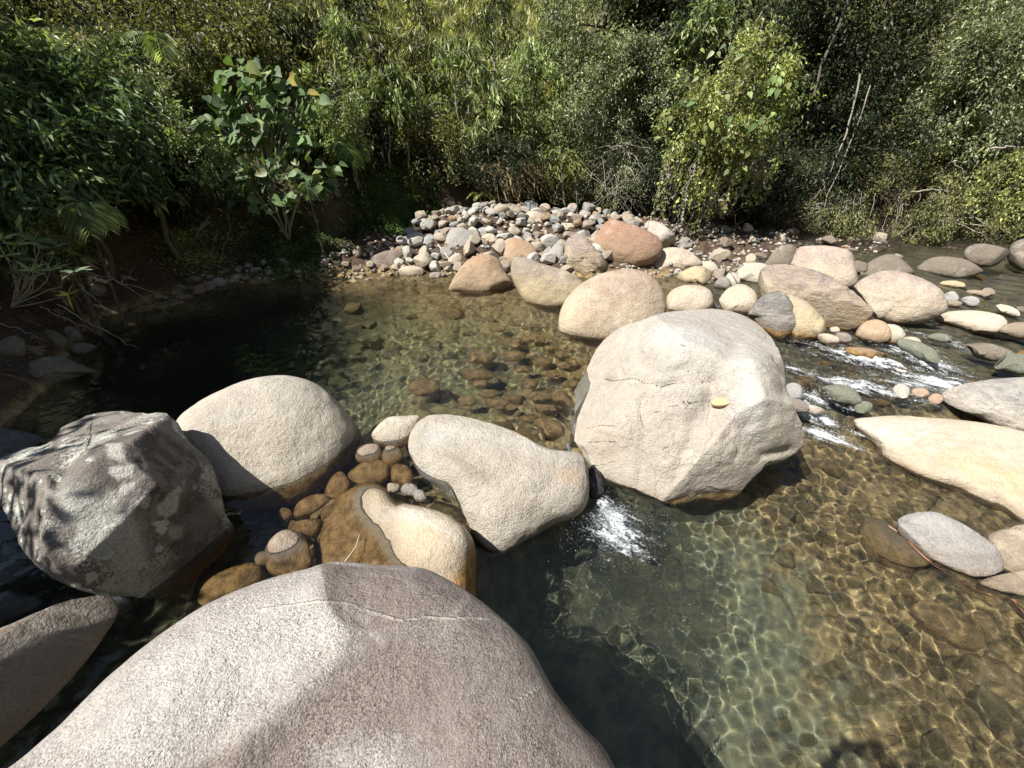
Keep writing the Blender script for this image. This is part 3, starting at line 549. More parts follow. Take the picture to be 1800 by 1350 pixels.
R = traced_rock
def ground_hit0(px, py):
    d = raydir(px, py); t = np.linspace(2, 16, 900); P = np.array([0, 0, HC]) + d * t[:, None]; b = bedz(P[:, 0], P[:, 1]); w = np.where(P[:, 2] < b)[0]
    return max(float(P[w[0], 2]) - 0.02, -0.03) if len(w) else 0.0
R('boulder', M['fg'], 'huge smooth purple grey boulder filling the bottom foreground', [(-260, 1520), (-140, 1440), (-60, 1388), (40, 1325), (130, 1247), (200, 1180), (290, 1110), (370, 1058), (470, 1016), (560, 993), (600, 987), (680, 992), (745, 998), (820, 1038), (880, 1085), (930, 1140), (962, 1200), (1010, 1260), (1060, 1310), (1085, 1350), (1140, 1440), (1180, 1600), (1100, 1800), (800, 1900), (300, 1900), (-100, 1820), (-280, 1680)],
  (560, 1300, 0.85), normal=(0.10, -0.14, 1), front=0.40, back=0.75, sub=7, p=0.75, q=0.8, noise=0.02, nsc=1.2, fine=0.004, fsc=5, center=(500, 1400), bumps=[(560, 1230, 200, -0.03), (250, 1250, 150, 0.02), (900, 1230, 120, 0.03)],
  rlines=[([(575, 992), (560, 1050), (600, 1110), (590, 1160), (520, 1220), (440, 1300), (380, 1400)], 30, 0.03), ([(700, 1010), (900, 1130), (1040, 1300)], 40, 0.012)],
  facets=0, ridge=0.0,
  marks=[(0, 'poly', [(562, 995), (700, 1000), (720, 1040), (760, 1085), (650, 1112), (600, 1098), (572, 1060)], 7, 1.0), (0, 'poly', [(566, 990), (760, 990), (900, 1080), (1000, 1230), (1120, 1400), (1100, 1600), (200, 1700), (60, 1500), (250, 1385), (420, 1290), (560, 1185), (640, 1120), (600, 1080)], 26, 0.62), (0, 'poly', [(640, 1110), (760, 1120), (860, 1200), (760, 1280), (600, 1330), (430, 1440), (330, 1500), (420, 1330), (560, 1200), (615, 1160)], 35, 0.85), (0, 'poly', [(120, 1340), (330, 1210), (420, 1180), (330, 1270), (200, 1380)], 20, 0.62), (0, 'poly', [(940, 1180), (1010, 1250), (1100, 1380), (1040, 1360), (960, 1260)], 18, .8),  # darker tone over the whole face right of the ridge
   (1, 'poly', [(330, 1100), (540, 1000), (560, 1060), (590, 1110), (540, 1180), (420, 1260), (250, 1360), (60, 1430), (200, 1240)], 40, 0.7), (1, 'poly', [(500, 1290), (660, 1260), (820, 1340), (760, 1450), (560, 1420)], 60, 0.5), (3, 'ln', [(450, 1070), (560, 1058), (620, 1062), (680, 1080), (710, 1090), (760, 1085), (860, 1090)], 3.4, 1.0), (3, 'ln', [(945, 1213), (925, 1222), (900, 1234)], 4.5, 1.0), (3, 'ln', [(380, 1330), (430, 1285), (450, 1262)], 3.0, 1.0), (2, 'line', [(905, 1232), (840, 1270), (780, 1300)], 10, 0.8), (1, 'poly', [(560, 990), (600, 983), (650, 990), (600, 996)], 3, 1.0), (1, 'line', [(470, 1260), (530, 1215)], 8, 0.6), (0, 'line', [(632, 1205), (632, 1212)], 4, 1)])
R('boulder', M['lichen'], 'dark angular boulder blotched with white lichen at the left', [(85, 770), (98, 737), (138, 714), (185, 707), (235, 718), (280, 721), (310, 740), (332, 775), (368, 810), (385, 850), (396, 900), (415, 930), (405, 965), (360, 1010), (325, 1045), (295, 1062), (240, 1050), (170, 1045), (100, 1020), (45, 975), (10, 905), (-20, 870), (-35, 820), (5, 787), (55, 776)],
  (295, 1055, -0.12), up=0.3, front=0.62, back=0.6, sub=6, noise=0.05, nsc=1.6, facets=0, seed=12, p=0.8, q=0.8, ridge=0.05, fine=0.03,
  fdep=0.97, fplanes=[((0.75, 0.1, 0.7), 0.60), ((-0.75, 0.35, 0.5), 0.56), ((0.15, -0.75, 0.65), 0.58), ((0.1, 0.75, 0.55), 0.58), ((-0.2, 0.05, 1.0), 0.50)], bumps=[(95, 800, 42, -0.16), (250, 770, 70, 0.07), (120, 880, 60, 0.06)],
  marks=[(0, 'poly', [(140, 715), (300, 730), (330, 800), (290, 870), (330, 940), (250, 890), (170, 850), (150, 800)], 12, 0.85), (0, 'poly', [(330, 830), (400, 910), (415, 940), (350, 1010), (300, 1060), (300, 990), (290, 950)], 14, 0.6), (0, 'poly', [(95, 740), (180, 715), (190, 760), (120, 800), (60, 810), (0, 830), (10, 790)], 14, 0.7), (0, 'line', [(330, 760), (345, 830), (330, 860)], 12, 1.0), (0, 'poly', [(60, 880), (110, 950), (160, 1020), (90, 1000), (30, 930)], 12, 0.5), (1, 'poly', [(100, 850), (170, 850), (235, 890), (262, 930), (270, 990), (230, 1030), (150, 980), (105, 900)], 30, 0.75),
   (1, 'poly', [(185, 820), (240, 818), (235, 836), (190, 842)], 5, 1), (1, 'poly', [(190, 860), (240, 845), (235, 862), (205, 872)], 4, 1), (1, 'poly', [(275, 890), (310, 850), (320, 860), (310, 900), (290, 912)], 5, 1), (1, 'poly', [(245, 875), (268, 872), (264, 895), (240, 888)], 4, 1), (1, 'poly', [(168, 720), (184, 718), (182, 730), (168, 730)], 3, 1), (1, 'poly', [(205, 735), (225, 738), (220, 745)], 3, 1), (1, 'poly', [(175, 775), (215, 785), (220, 805), (190, 805)], 7, .8), (1, 'poly', [(290, 930), (330, 920), (320, 950), (290, 955)], 8, .7), (2, 'poly', [(230, 900), (290, 910), (290, 960), (240, 950)], 10, 0.8)],
  rlines=[([(100, 745), (125, 790), (100, 850)], 14, -0.07), ([(385, 900), (410, 950), (400, 970)], 5, -0.02)])
R('boulder', M['white'], 'smooth domed cream boulder half in the pool beside the lichen boulder', [(312, 735), (350, 705), (400, 680), (450, 664), (505, 660), (555, 674), (592, 705), (622, 740), (637, 768), (640, 795), (610, 845), (560, 895), (500, 915), (430, 915), (370, 890), (325, 840), (305, 780)],
  (488, 857, 0.0), up=0.35, front=0.6, back=0.5, sub=6, noise=0.03, nsc=1.3, seed=3, facets=0, ridge=0.008, fine=0.01, p=0.8, q=0.85, bumps=[(430, 770, 60, -0.04), (560, 720, 60, 0.03)])
R('boulder', M['mid'], 'pale pitted teardrop boulder in the middle left of the waterfall gap', [(720, 765), (738, 738), (770, 727), (830, 735), (900, 757), (958, 785), (1010, 792), (1029, 806), (1036, 850), (1031, 888), (1010, 912), (965, 932), (925, 955), (880, 980), (845, 965), (815, 918), (780, 880), (745, 850), (726, 818), (717, 790)],
  (868, 965, -0.34), facets=0, ridge=0.012, up=0.3, front=0.55, back=0.5, sub=6, noise=0.035, nsc=1.5, seed=8, p=0.72, q=0.8, fine=0.01, bumps=[(985, 815, 40, -0.05), (850, 770, 50, 0.03)], fplanes=[((0.0, 0.5, 0.85), 0.5)],
  marks=[(0, 'poly', [(780, 770), (860, 820), (880, 860), (820, 840), (770, 800)], 22, 0.75), (2, 'poly', [(975, 825), (1015, 820), (1020, 845), (985, 850)], 14, 1.0), (1, 'poly', [(740, 735), (900, 765), (1020, 800), (960, 800), (850, 775), (750, 790)], 16, 0.8), (0, 'line', [(1031, 830), (1020, 885), (960, 920), (890, 955)], 8, 0.8)])
R('boulder', M['cream'], 'cream boulder with its left half under shallow brown water', [(612, 868), (648, 852), (682, 862), (702, 882), (738, 890), (775, 900), (812, 922), (834, 955), (838, 1010), (836, 1070), (815, 1120), (720, 1130), (620, 1110), (565, 1050), (556, 985), (566, 930), (588, 890)],
  (684, 945, 0.0), facets=0, ridge=0.008, normal=(-0.26, -0.30, 0.92), front=0.32, back=0.9, sub=6, noise=0.025, nsc=1.7, seed=21, p=0.6, q=0.8, fine=0.008, bumps=[(620, 945, 55, -0.06), (760, 940, 70, 0.05), (650, 870, 26, 0.06)], marks=[(2, 'poly', [(720, 930), (780, 930), (760, 980), (700, 1020), (670, 1000), (720, 960)], 20, 0.8), (1, 'poly', [(620, 870), (700, 885), (800, 920), (820, 960), (720, 920), (640, 900)], 14, 0.8)])
R('boulder', M['big'], 'largest pale scarred boulder in the centre with a yellow rain puddle', [(1028, 655), (1050, 610), (1085, 578), (1130, 562), (1172, 549), (1230, 540), (1272, 535), (1312, 545), (1340, 568), (1362, 602), (1378, 640), (1383, 682), (1396, 712), (1414, 760), (1410, 788), (1378, 812), (1345, 822), (1315, 850), (1288, 880), (1250, 889), (1182, 892), (1138, 880), (1090, 862), (1055, 846), (1035, 820), (1018, 790), (1000, 760), (1002, 715), (1014, 682)],
  (1180, 890, -0.37), up=0.4, front=0.55, back=0.5, sub=7, noise=0.03, nsc=1.4, seed=5, p=0.72, q=0.75, facets=0, ridge=0.035, fine=0.022, fsc=4.0, bumps=[(1245, 690, 45, -0.07), (1273, 703, 22, -0.03), (1290, 740, 50, -0.06), (1350, 730, 40, 0.05), (1180, 600, 60, 0.05), (1110, 760, 55, 0.04), (1290, 810, 40, 0.06), (1150, 680, 40, -0.03), (1095, 800, 35, -0.03), (1360, 770, 30, 0.05), (1320, 650, 35, 0.04), (1140, 620, 25, -0.03), (1215, 640, 22, -0.03)],
  fdep=0.95, fplanes=[((0.55, -0.45, 0.55), 0.62), ((-0.6, 0.1, 0.7), 0.58), ((0.1, 0.65, 0.7), 0.63), ((-0.05, -0.35, 0.93), 0.53)],
  rlines=[([(1030, 672), (1060, 668), (1105, 665), (1130, 670), (1165, 676), (1200, 670), (1255, 670)], 6, -0.035), ([(1120, 600), (1125, 640), (1150, 655), (1200, 650)], 9, -0.025), ([(1320, 640), (1340, 700), (1330, 760)], 12, 0.025), ([(1180, 740), (1200, 790), (1190, 840)], 12, -0.02), ([(1300, 600), (1262, 650), (1248, 700), (1225, 740), (1210, 790)], 14, -0.035), ([(1272, 640), (1285, 690)], 22, 0.03), ([(1125, 700), (1131, 770), (1123, 850)], 7, -0.018), ([(1125, 560), (1140, 590), (1180, 585)], 12, -0.02), ([(1240, 590), (1300, 605), (1345, 618)], 10, 0.015), ([(1180, 600), (1178, 640), (1200, 670)], 10, -0.02), ([(1280, 770), (1295, 785), (1290, 805)], 8, -0.02), ([(1180, 885), (1215, 868), (1280, 868)], 6, -0.03), ([(1340, 800), (1390, 790)], 8, -0.04)],
  marks=[(3, 'ln', [(1030, 672), (1060, 667), (1105, 664), (1130, 669), (1165, 676), (1185, 672)], 3.2, 1), (3, 'ln', [(1185, 672), (1220, 668), (1252, 670)], 2.2, .8), (3, 'ln', [(1150, 727), (1190, 712), (1236, 702)], 2.2, .8), (3, 'ln', [(1125, 710), (1131, 770), (1125, 830), (1121, 850)], 2.2, .7), (3, 'ln', [(1030, 752), (1060, 749), (1084, 751)], 2.2, .75), (3, 'ln', [(1034, 779), (1086, 777)], 2, .6), (3, 'ln', [(1036, 818), (1060, 816), (1088, 808)], 2.6, 1), (3, 'ln', [(1235, 583), (1300, 602), (1340, 616)], 2, .7), (3, 'ln', [(1210, 622), (1212, 662)], 2, .6), (3, 'ln', [(1190, 604), (1204, 612)], 2.5, .9), (3, 'ln', [(1291, 775), (1296, 790), (1292, 806)], 3, .8), (3, 'ln', [(1184, 884), (1210, 872), (1218, 878), (1245, 858), (1280, 866)], 5, 1), (3, 'ln', [(1340, 592), (1350, 612), (1362, 640)], 3, .8),
   (0, 'poly', [(1340, 590), (1378, 640), (1385, 690), (1365, 700), (1350, 650)], 16, 0.75), (0, 'poly', [(1250, 660), (1262, 700), (1240, 760), (1225, 740), (1235, 690)], 10, 0.5), (0, 'poly', [(1165, 600), (1180, 610), (1180, 660), (1165, 640)], 10, 0.4), (2, 'poly', [(1030, 740), (1085, 745), (1085, 820), (1035, 812)], 16, 0.7), (2, 'poly', [(1180, 800), (1270, 790), (1290, 840), (1200, 860)], 40, 0.35), (1, 'poly', [(1280, 600), (1330, 620), (1360, 720), (1340, 790), (1290, 760), (1280, 690)], 30, 0.7), (1, 'poly', [(1110, 570), (1260, 545), (1300, 600), (1200, 620), (1130, 610)], 30, 0.7)])
R('boulder', M['pinkb'], 'rounded pinkish boulder with a cream foot in the pool behind the big scarred boulder', [(981, 572), (985, 545), (1000, 518), (1030, 493), (1070, 477), (1112, 472), (1146, 485), (1166, 512), (1171, 546), (1162, 580), (1120, 604), (1060, 612), (1010, 606), (983, 592)],
  (1030, 601, 0.0), up=0.2, sub=6, facets=0, ridge=0.01, noise=0.03, seed=31, fine=0.015)
R('boulder', M['yelb'], 'wedge boulder with grey cap and yellow waterline band at the pool edge', [(897, 468), (905, 451), (922, 451), (960, 465), (1000, 477), (1028, 486), (1040, 510), (1010, 545), (960, 552), (930, 540), (908, 508), (899, 488)],
  (950, 538, 0.0), up=0.15, sub=5, noise=0.03, seed=32, fine=0.015, p=0.75, front=0.5)
R('boulder', M['orange'], 'orange brown triangular boulder at the far edge of the pool', [(786, 506), (800, 478), (822, 457), (850, 446), (874, 454), (890, 480), (905, 505), (895, 525), (840, 532), (795, 522)],
  (840, 511, 0.0), up=0.2, sub=5, noise=0.03, seed=33, fine=0.012)
R('boulder', M['orange'], 'tan oval boulder behind the orange triangular one', [(879, 442), (885, 424), (905, 418), (935, 429), (950, 448), (948, 466), (905, 475), (885, 465)], (910, 462, 0.15), sub=4, seed=34)
R('boulder', M['red'], 'reddish brown egg boulder on top of the far stone bar', [(1047, 420), (1060, 395), (1076, 386), (1110, 394), (1150, 411), (1165, 430), (1160, 452), (1135, 468), (1095, 472), (1068, 457), (1050, 440)], (1095, 470, 0.2), up=0.25, sub=5, noise=0.02, seed=35, p=0.75)
R('boulder', M['mauvev'], 'knobbly grey brown rock left of the reddish egg boulder', [(988, 432), (1008, 412), (1028, 414), (1050, 440), (1073, 460), (1072, 472), (1040, 490), (1015, 484), (998, 470), (990, 450)], (1035, 486, 0.08), sub=5, noise=0.07, seed=36, facets=4)
R('boulder', M['mauve'], 'low pinkish boulder in the shade of the reddish egg boulder', [(1135, 476), (1158, 440), (1200, 436), (1230, 455), (1234, 470), (1190, 484), (1150, 486)], (1185, 483, 0.05), sub=5, seed=37)
R('stone', M['yelb'], 'small flat rock with a yellow stripe right of the pinkish boulder', [(1182, 501), (1195, 480), (1230, 467), (1258, 486), (1240, 503), (1210, 505)], (1210, 503, 0.0), sub=4, seed=38, facets=4, cat='rock')
R('boulder', M['mauve'], 'squat cream footed boulder touching the back of the big scarred boulder', [(1170, 520), (1185, 506), (1228, 500), (1251, 514), (1249, 545), (1205, 560), (1172, 552)], (1200, 548, 0.0), sub=4, seed=39)
R('boulder', M['mauve'], 'rounded pale boulder with a swirl scar behind the big scarred boulder', [(1260, 538), (1275, 511), (1300, 499), (1325, 510), (1331, 530), (1312, 555), (1275, 556)], (1285, 548, 0.0), sub=4, seed=40, noise=0.06)
R('boulder', M['white'], 'pale wrinkled boulder left of the long mauve boulder', [(1288, 486), (1303, 466), (1338, 462), (1356, 474), (1340, 502), (1312, 498)], (1320, 499, 0.05), sub=4, seed=41, facets=3)
R('boulder', M['mauvev'], 'long mauve boulder with a sharp ridge across its face', [(1328, 512), (1334, 480), (1355, 464), (1400, 467), (1447, 480), (1490, 504), (1522, 530), (1536, 545), (1526, 565), (1490, 582), (1455, 586), (1420, 594), (1380, 585), (1345, 552)], (1470, 583, -0.02), up=0.2, sub=6, noise=0.04, nsc=1.8, seed=42, ridge=0.06, front=0.45, fplanes=[((0.1, -0.6, 0.75), 0.33)])
R('boulder', M['dgrey'], 'dark grey split boulder leaning behind the right of the big scarred boulder', [(1313, 546), (1338, 516), (1370, 511), (1392, 530), (1403, 562), (1400, 575), (1372, 604), (1345, 588), (1325, 566)], (1365, 600, -0.1), up=0.2, sub=5, noise=0.05, seed=43, facets=3)
R('boulder', M['yelb'], 'ochre footed boulder between the dark grey and the long mauve boulder', [(1380, 520), (1405, 522), (1435, 545), (1456, 575), (1450, 592), (1420, 600), (1390, 600), (1385, 560)], (1420, 595, -0.05), up=0.15, sub=5, noise=0.04, seed=44)
R('boulder', M['mauve'], 'blocky pink boulder behind the long mauve boulder', [(1378, 475), (1400, 440), (1425, 431), (1490, 438), (1504, 468), (1506, 500), (1470, 512), (1400, 490)], (1440, 505, 0.05), up=0.2, sub=5, seed=45, p=0.6, q=0.7, noise=0.03)
R('boulder', M['mauve'], 'wide pinkish boulder with a cream undercut foot at the right of the rock row', [(1500, 505), (1530, 482), (1560, 474), (1602, 482), (1650, 504), (1665, 530), (1660, 550), (1620, 568), (1575, 574), (1537, 564), (1520, 540)], (1580, 572, 0.02), up=0.2, sub=6, noise=0.03, seed=46, ridge=0.02)
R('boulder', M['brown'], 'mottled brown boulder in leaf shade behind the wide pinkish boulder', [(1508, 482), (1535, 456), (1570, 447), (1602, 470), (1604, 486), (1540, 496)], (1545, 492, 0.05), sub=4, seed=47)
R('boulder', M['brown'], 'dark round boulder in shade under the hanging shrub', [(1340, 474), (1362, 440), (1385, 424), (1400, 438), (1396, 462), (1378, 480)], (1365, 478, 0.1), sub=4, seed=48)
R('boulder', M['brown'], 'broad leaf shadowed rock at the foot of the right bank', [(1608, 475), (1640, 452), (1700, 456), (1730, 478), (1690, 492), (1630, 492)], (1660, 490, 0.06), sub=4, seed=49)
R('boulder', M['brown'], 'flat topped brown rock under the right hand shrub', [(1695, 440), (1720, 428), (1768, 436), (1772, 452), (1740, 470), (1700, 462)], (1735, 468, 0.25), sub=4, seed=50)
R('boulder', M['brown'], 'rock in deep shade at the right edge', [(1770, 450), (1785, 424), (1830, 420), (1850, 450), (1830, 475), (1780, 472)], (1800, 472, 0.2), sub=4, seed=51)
R('boulder', M['white'], 'big shattered white rock behind the reddish egg boulder', [(1120, 400), (1145, 388), (1175, 400), (1190, 425), (1185, 440), (1160, 440), (1130, 420)], (1165, 440, 0.3), sub=4, seed=52, facets=6)
R('stone', M['orange'], 'orange mottled stone at the head of the rapids', [(1503, 592), (1518, 567), (1545, 562), (1564, 575), (1565, 598), (1535, 604)], (1535, 602, -0.03), sub=4, seed=53, cat='rock')
R('stone', M['white'], 'tan half dome tucked against the orange mottled stone', [(1552, 572), (1580, 573), (1592, 590), (1578, 603), (1558, 604)], (1575, 602, -0.03), sub=4, seed=54, cat='rock')
R('slab', M['white'], 'flat white slab across the stream at the right', [(1642, 563), (1665, 547), (1720, 546), (1762, 554), (1770, 572), (1742, 590), (1700, 583)], (1740, 588, 0.02), sub=5, seed=55, p=0.6, front=0.3, noise=0.04, up=0.5, cat='rock slab')
R('boulder', M['cream'], 'low cream boulder cut by the right edge below the white slab', [(1750, 582), (1775, 568), (1805, 567), (1850, 575), (1850, 596), (1790, 597)], (1780, 594, 0.03), sub=4, seed=56)
R('slab', M['sand'], 'broad sloping yellow sandstone slab at the right side of the lower pool', [(1494, 738), (1560, 727), (1640, 732), (1720, 741), (1800, 758), (1930, 790), (2080, 860), (2080, 980), (1930, 1000), (1830, 970), (1755, 925), (1690, 893), (1640, 868), (1580, 838), (1535, 800), (1516, 768)],
  (1640, 843, -0.35), facets=0, ridge=0.012, normal=(-0.14, -0.20, 0.96), front=0.14, back=0.4, sub=7, p=0.62, q=0.8, noise=0.018, nsc=1.8, seed=57, fine=0.006, center=(1760, 850), bumps=[(1600, 745, 60, 0.02), (1570, 790, 40, -0.015)], rlines=[([(1580, 795), (1640, 765), (1720, 750), (1830, 775)], 10, -0.012), ([(1565, 785), (1600, 760), (1620, 735)], 8, -0.012), ([(1640, 740), (1720, 752), (1900, 790)], 6, 0.01)], marks=[(2, 'poly', [(1640, 800), (1740, 770), (1900, 800), (1950, 900), (1800, 890), (1700, 850)], 25, 0.8), (1, 'poly', [(1500, 738), (1640, 735), (1700, 752), (1600, 790), (1545, 790)], 16, 0.8), (1, 'poly', [(1600, 795), (1720, 755), (1800, 772), (1680, 790)], 10, .7), (0, 'line', [(1580, 795), (1640, 768), (1720, 752), (1830, 778), (1950, 810)], 4, .9), (0, 'line', [(1570, 790), (1600, 762), (1640, 752)], 4, .8), (0, 'line', [(1530, 785), (1640, 848), (1760, 912)], 5, 0.9), (0, 'line', [(1600, 745), (1720, 757), (1850, 785)], 3, .6)], cat='rock slab')
R('slab', M['gneiss'], 'grey swirl banded slab above the yellow sandstone slab', [(1650, 693), (1695, 673), (1760, 664), (1850, 666), (1960, 700), (1960, 780), (1800, 770), (1720, 735), (1675, 718)], (1680, 716, -0.12), normal=(-0.1, -0.3, 0.92), front=0.2, back=0.4, sub=6, noise=0.03, seed=58, p=0.65, cat='rock slab')
R('slab', M['gslab'], 'blue grey lozenge slab lying in the lower pool at the right', [(1577, 916), (1590, 905), (1620, 899), (1650, 901), (1700, 925), (1750, 960), (1764, 985), (1760, 1006), (1720, 1017), (1690, 1011), (1640, 987), (1610, 962), (1580, 937)], (1690, 1013, -0.35), normal=(-0.05, -0.25, 0.95), front=0.16, back=0.3, sub=6, p=0.55, q=0.7, noise=0.02, seed=59, fine=0.008, cat='rock slab')
R('boulder', M['sand'], 'speckled tan rock behind the blue grey slab', [(1732, 948), (1760, 930), (1860, 915), (1900, 960), (1870, 1015), (1765, 1012), (1745, 990)], (1750, 990, -0.35), up=0.6, sub=5, seed=60, front=0.3, cat='boulder')
R('slab', M['sand'], 'pale wedge of rock below the blue grey slab at the right edge', [(1716, 1024), (1770, 1006), (1870, 995), (1880, 1050), (1765, 1046)], (1760, 1043, -0.35), facets=0, ridge=0.0, normal=(-0.05, -0.25, 0.95), front=0.15, sub=5, seed=61, p=0.75, cat='rock slab')
R('slab', M['mid'], 'small white tip of a sunken rock left of the blue grey slab', [(1500, 915), (1545, 912), (1590, 940), (1640, 985), (1600, 1005), (1540, 985), (1505, 950)], (1600, 1003, -0.44), normal=(-0.25, -0.1, 0.95), front=0.30, back=0.25, sub=5, seed=62, cat='rock')
R('boulder', M['brown'], 'long tilted brown boulder in the bottom left corner', [(-90, 1145), (0, 1104), (60, 1076), (110, 1056), (165, 1045), (195, 1047), (209, 1070), (200, 1100), (150, 1168), (90, 1232), (0, 1315), (-100, 1400), (-260, 1400), (-260, 1200)], (165, 1046, 0.62), normal=(0.80, -0.32, 0.40), front=0.22, back=0.5, sub=6, noise=0.03, seed=63, p=0.6, q=0.7, center=(-20, 1215))
R('stone', M['shale'], 'small blue grey stone wedged below the lichen boulder', [(170, 1047), (205, 1029), (240, 1032), (244, 1060), (232, 1084), (205, 1088), (180, 1075)], (215, 1080, -0.1), sub=4, facets=5, seed=64, cat='rock')
R('stone', M['shale'], 'blue grey stone at the left edge under the lichen boulder', [(-50, 962), (30, 966), (76, 1000), (60, 1032), (20, 1046), (-50, 1046)], (20, 1044, -0.15), sub=4, facets=4, seed=65, cat='rock')
R('stone', M['shale'], 'flat blue grey slab just above the tilted brown boulder', [(-60, 1050), (75, 1051), (78, 1072), (20, 1100), (-60, 1125)], (30, 1090, -0.1), sub=4, facets=3, seed=66, cat='rock')
R('stone', M['shale'], 'dark slate coloured rock behind the lichen boulder at the left edge', [(-60, 760), (50, 756), (82, 775), (60, 800), (-60, 830)], (30, 800, 0.0), sub=4, seed=67, cat='rock')
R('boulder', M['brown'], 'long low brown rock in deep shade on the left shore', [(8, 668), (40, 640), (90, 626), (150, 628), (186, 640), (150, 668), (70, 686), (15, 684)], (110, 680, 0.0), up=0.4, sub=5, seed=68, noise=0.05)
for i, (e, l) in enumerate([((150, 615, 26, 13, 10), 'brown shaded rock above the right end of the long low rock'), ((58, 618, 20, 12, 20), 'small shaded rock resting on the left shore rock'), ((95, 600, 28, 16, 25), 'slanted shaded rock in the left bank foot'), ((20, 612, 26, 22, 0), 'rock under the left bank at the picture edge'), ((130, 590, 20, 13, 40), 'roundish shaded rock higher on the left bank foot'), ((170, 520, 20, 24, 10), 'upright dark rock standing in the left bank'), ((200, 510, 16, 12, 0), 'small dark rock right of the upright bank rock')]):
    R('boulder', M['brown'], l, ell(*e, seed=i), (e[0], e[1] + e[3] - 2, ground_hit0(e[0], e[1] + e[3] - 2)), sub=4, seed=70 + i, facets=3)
R('stone', M['white'], 'white angular rock with a dark wet foot between two cream boulders', [(655, 758), (680, 735), (705, 731), (737, 731), (735, 755), (722, 785), (700, 800), (668, 792), (655, 775)], (690, 776, 0.0), up=0.4, sub=5, seed=80, facets=4, p=0.7, cat='rock')
R('boulder', M['black'], 'near black wet rock in the waterfall gap', [(1037, 822), (1048, 820), (1060, 850), (1058, 872), (1040, 880), (1030, 860)], (1048, 874, -0.33), sub=4, seed=81)
# stones in and above the shallow channel, traced one by one
SUBS = [([(466, 982), (474, 950), (500, 931), (530, 940), (548, 965), (551, 1000), (525, 1025), (480, 1015)], (505, 955, 0.015), 'brown algae covered stone with a small dry white tip'),
 ([(450, 978), (462, 970), (476, 976), (477, 992), (462, 998), (450, 992)], (462, 985, -0.03), 'small brown lump beside the white tipped stone'),
 ([(352, 1052), (370, 1020), (412, 1001), (445, 994), (470, 1012), (455, 1045), (400, 1075), (358, 1072)], (420, 1010, -0.02), 'long mossy brown stone against the foreground boulder'),
 ([(573, 882), (582, 846), (600, 832), (616, 848), (624, 872), (600, 888)], (600, 850, -0.03), 'upright brown stone under water above the cream boulder'),
 ([(518, 908), (530, 884), (565, 871), (582, 885), (562, 908), (530, 918)], (550, 890, -0.04), 'oval brown stone under water in the channel'),
 ([(625, 806), (633, 785), (664, 781), (675, 805), (662, 820), (635, 818)], (645, 790, 0.02), 'brown stone with a square dry white cap'),
 ([(672, 802), (680, 784), (700, 787), (710, 810), (692, 824), (675, 818)], (690, 798, -0.02), 'round ochre stone right of the white capped one'),
 ([(612, 842), (632, 820), (655, 812), (683, 818), (687, 845), (668, 862), (630, 858)], (650, 835, -0.04), 'wide brown stone in two tones in the channel'),
 ([(689, 842), (695, 819), (715, 822), (728, 842), (726, 862), (700, 868)], (708, 840, -0.06), 'brown stone sunken against the teardrop boulder'),
 ([(490, 905), (500, 896), (515, 903), (516, 917), (500, 921)], (503, 905, -0.04), 'little ochre stone in the boulder shadow edge'),
 ([(506, 925), (545, 917), (568, 922), (560, 945), (540, 955), (512, 940)], (540, 930, -0.08), 'green brown flat stone next to the white tipped stone'),
 ([(566, 900), (585, 892), (600, 900), (590, 918), (570, 922)], (583, 903, -0.06), 'small brown stone left of the cream boulder')]
for i, (pts, an, l) in enumerate(SUBS):
    R('stone', M['sub'], l, pts, (an[0], an[1], an[2] - (0.0 if 'white' in l else 0.035)), up=0.45, sub=4, seed=90 + i, noise=0.05, facets=2, p=0.8, cat='stone')
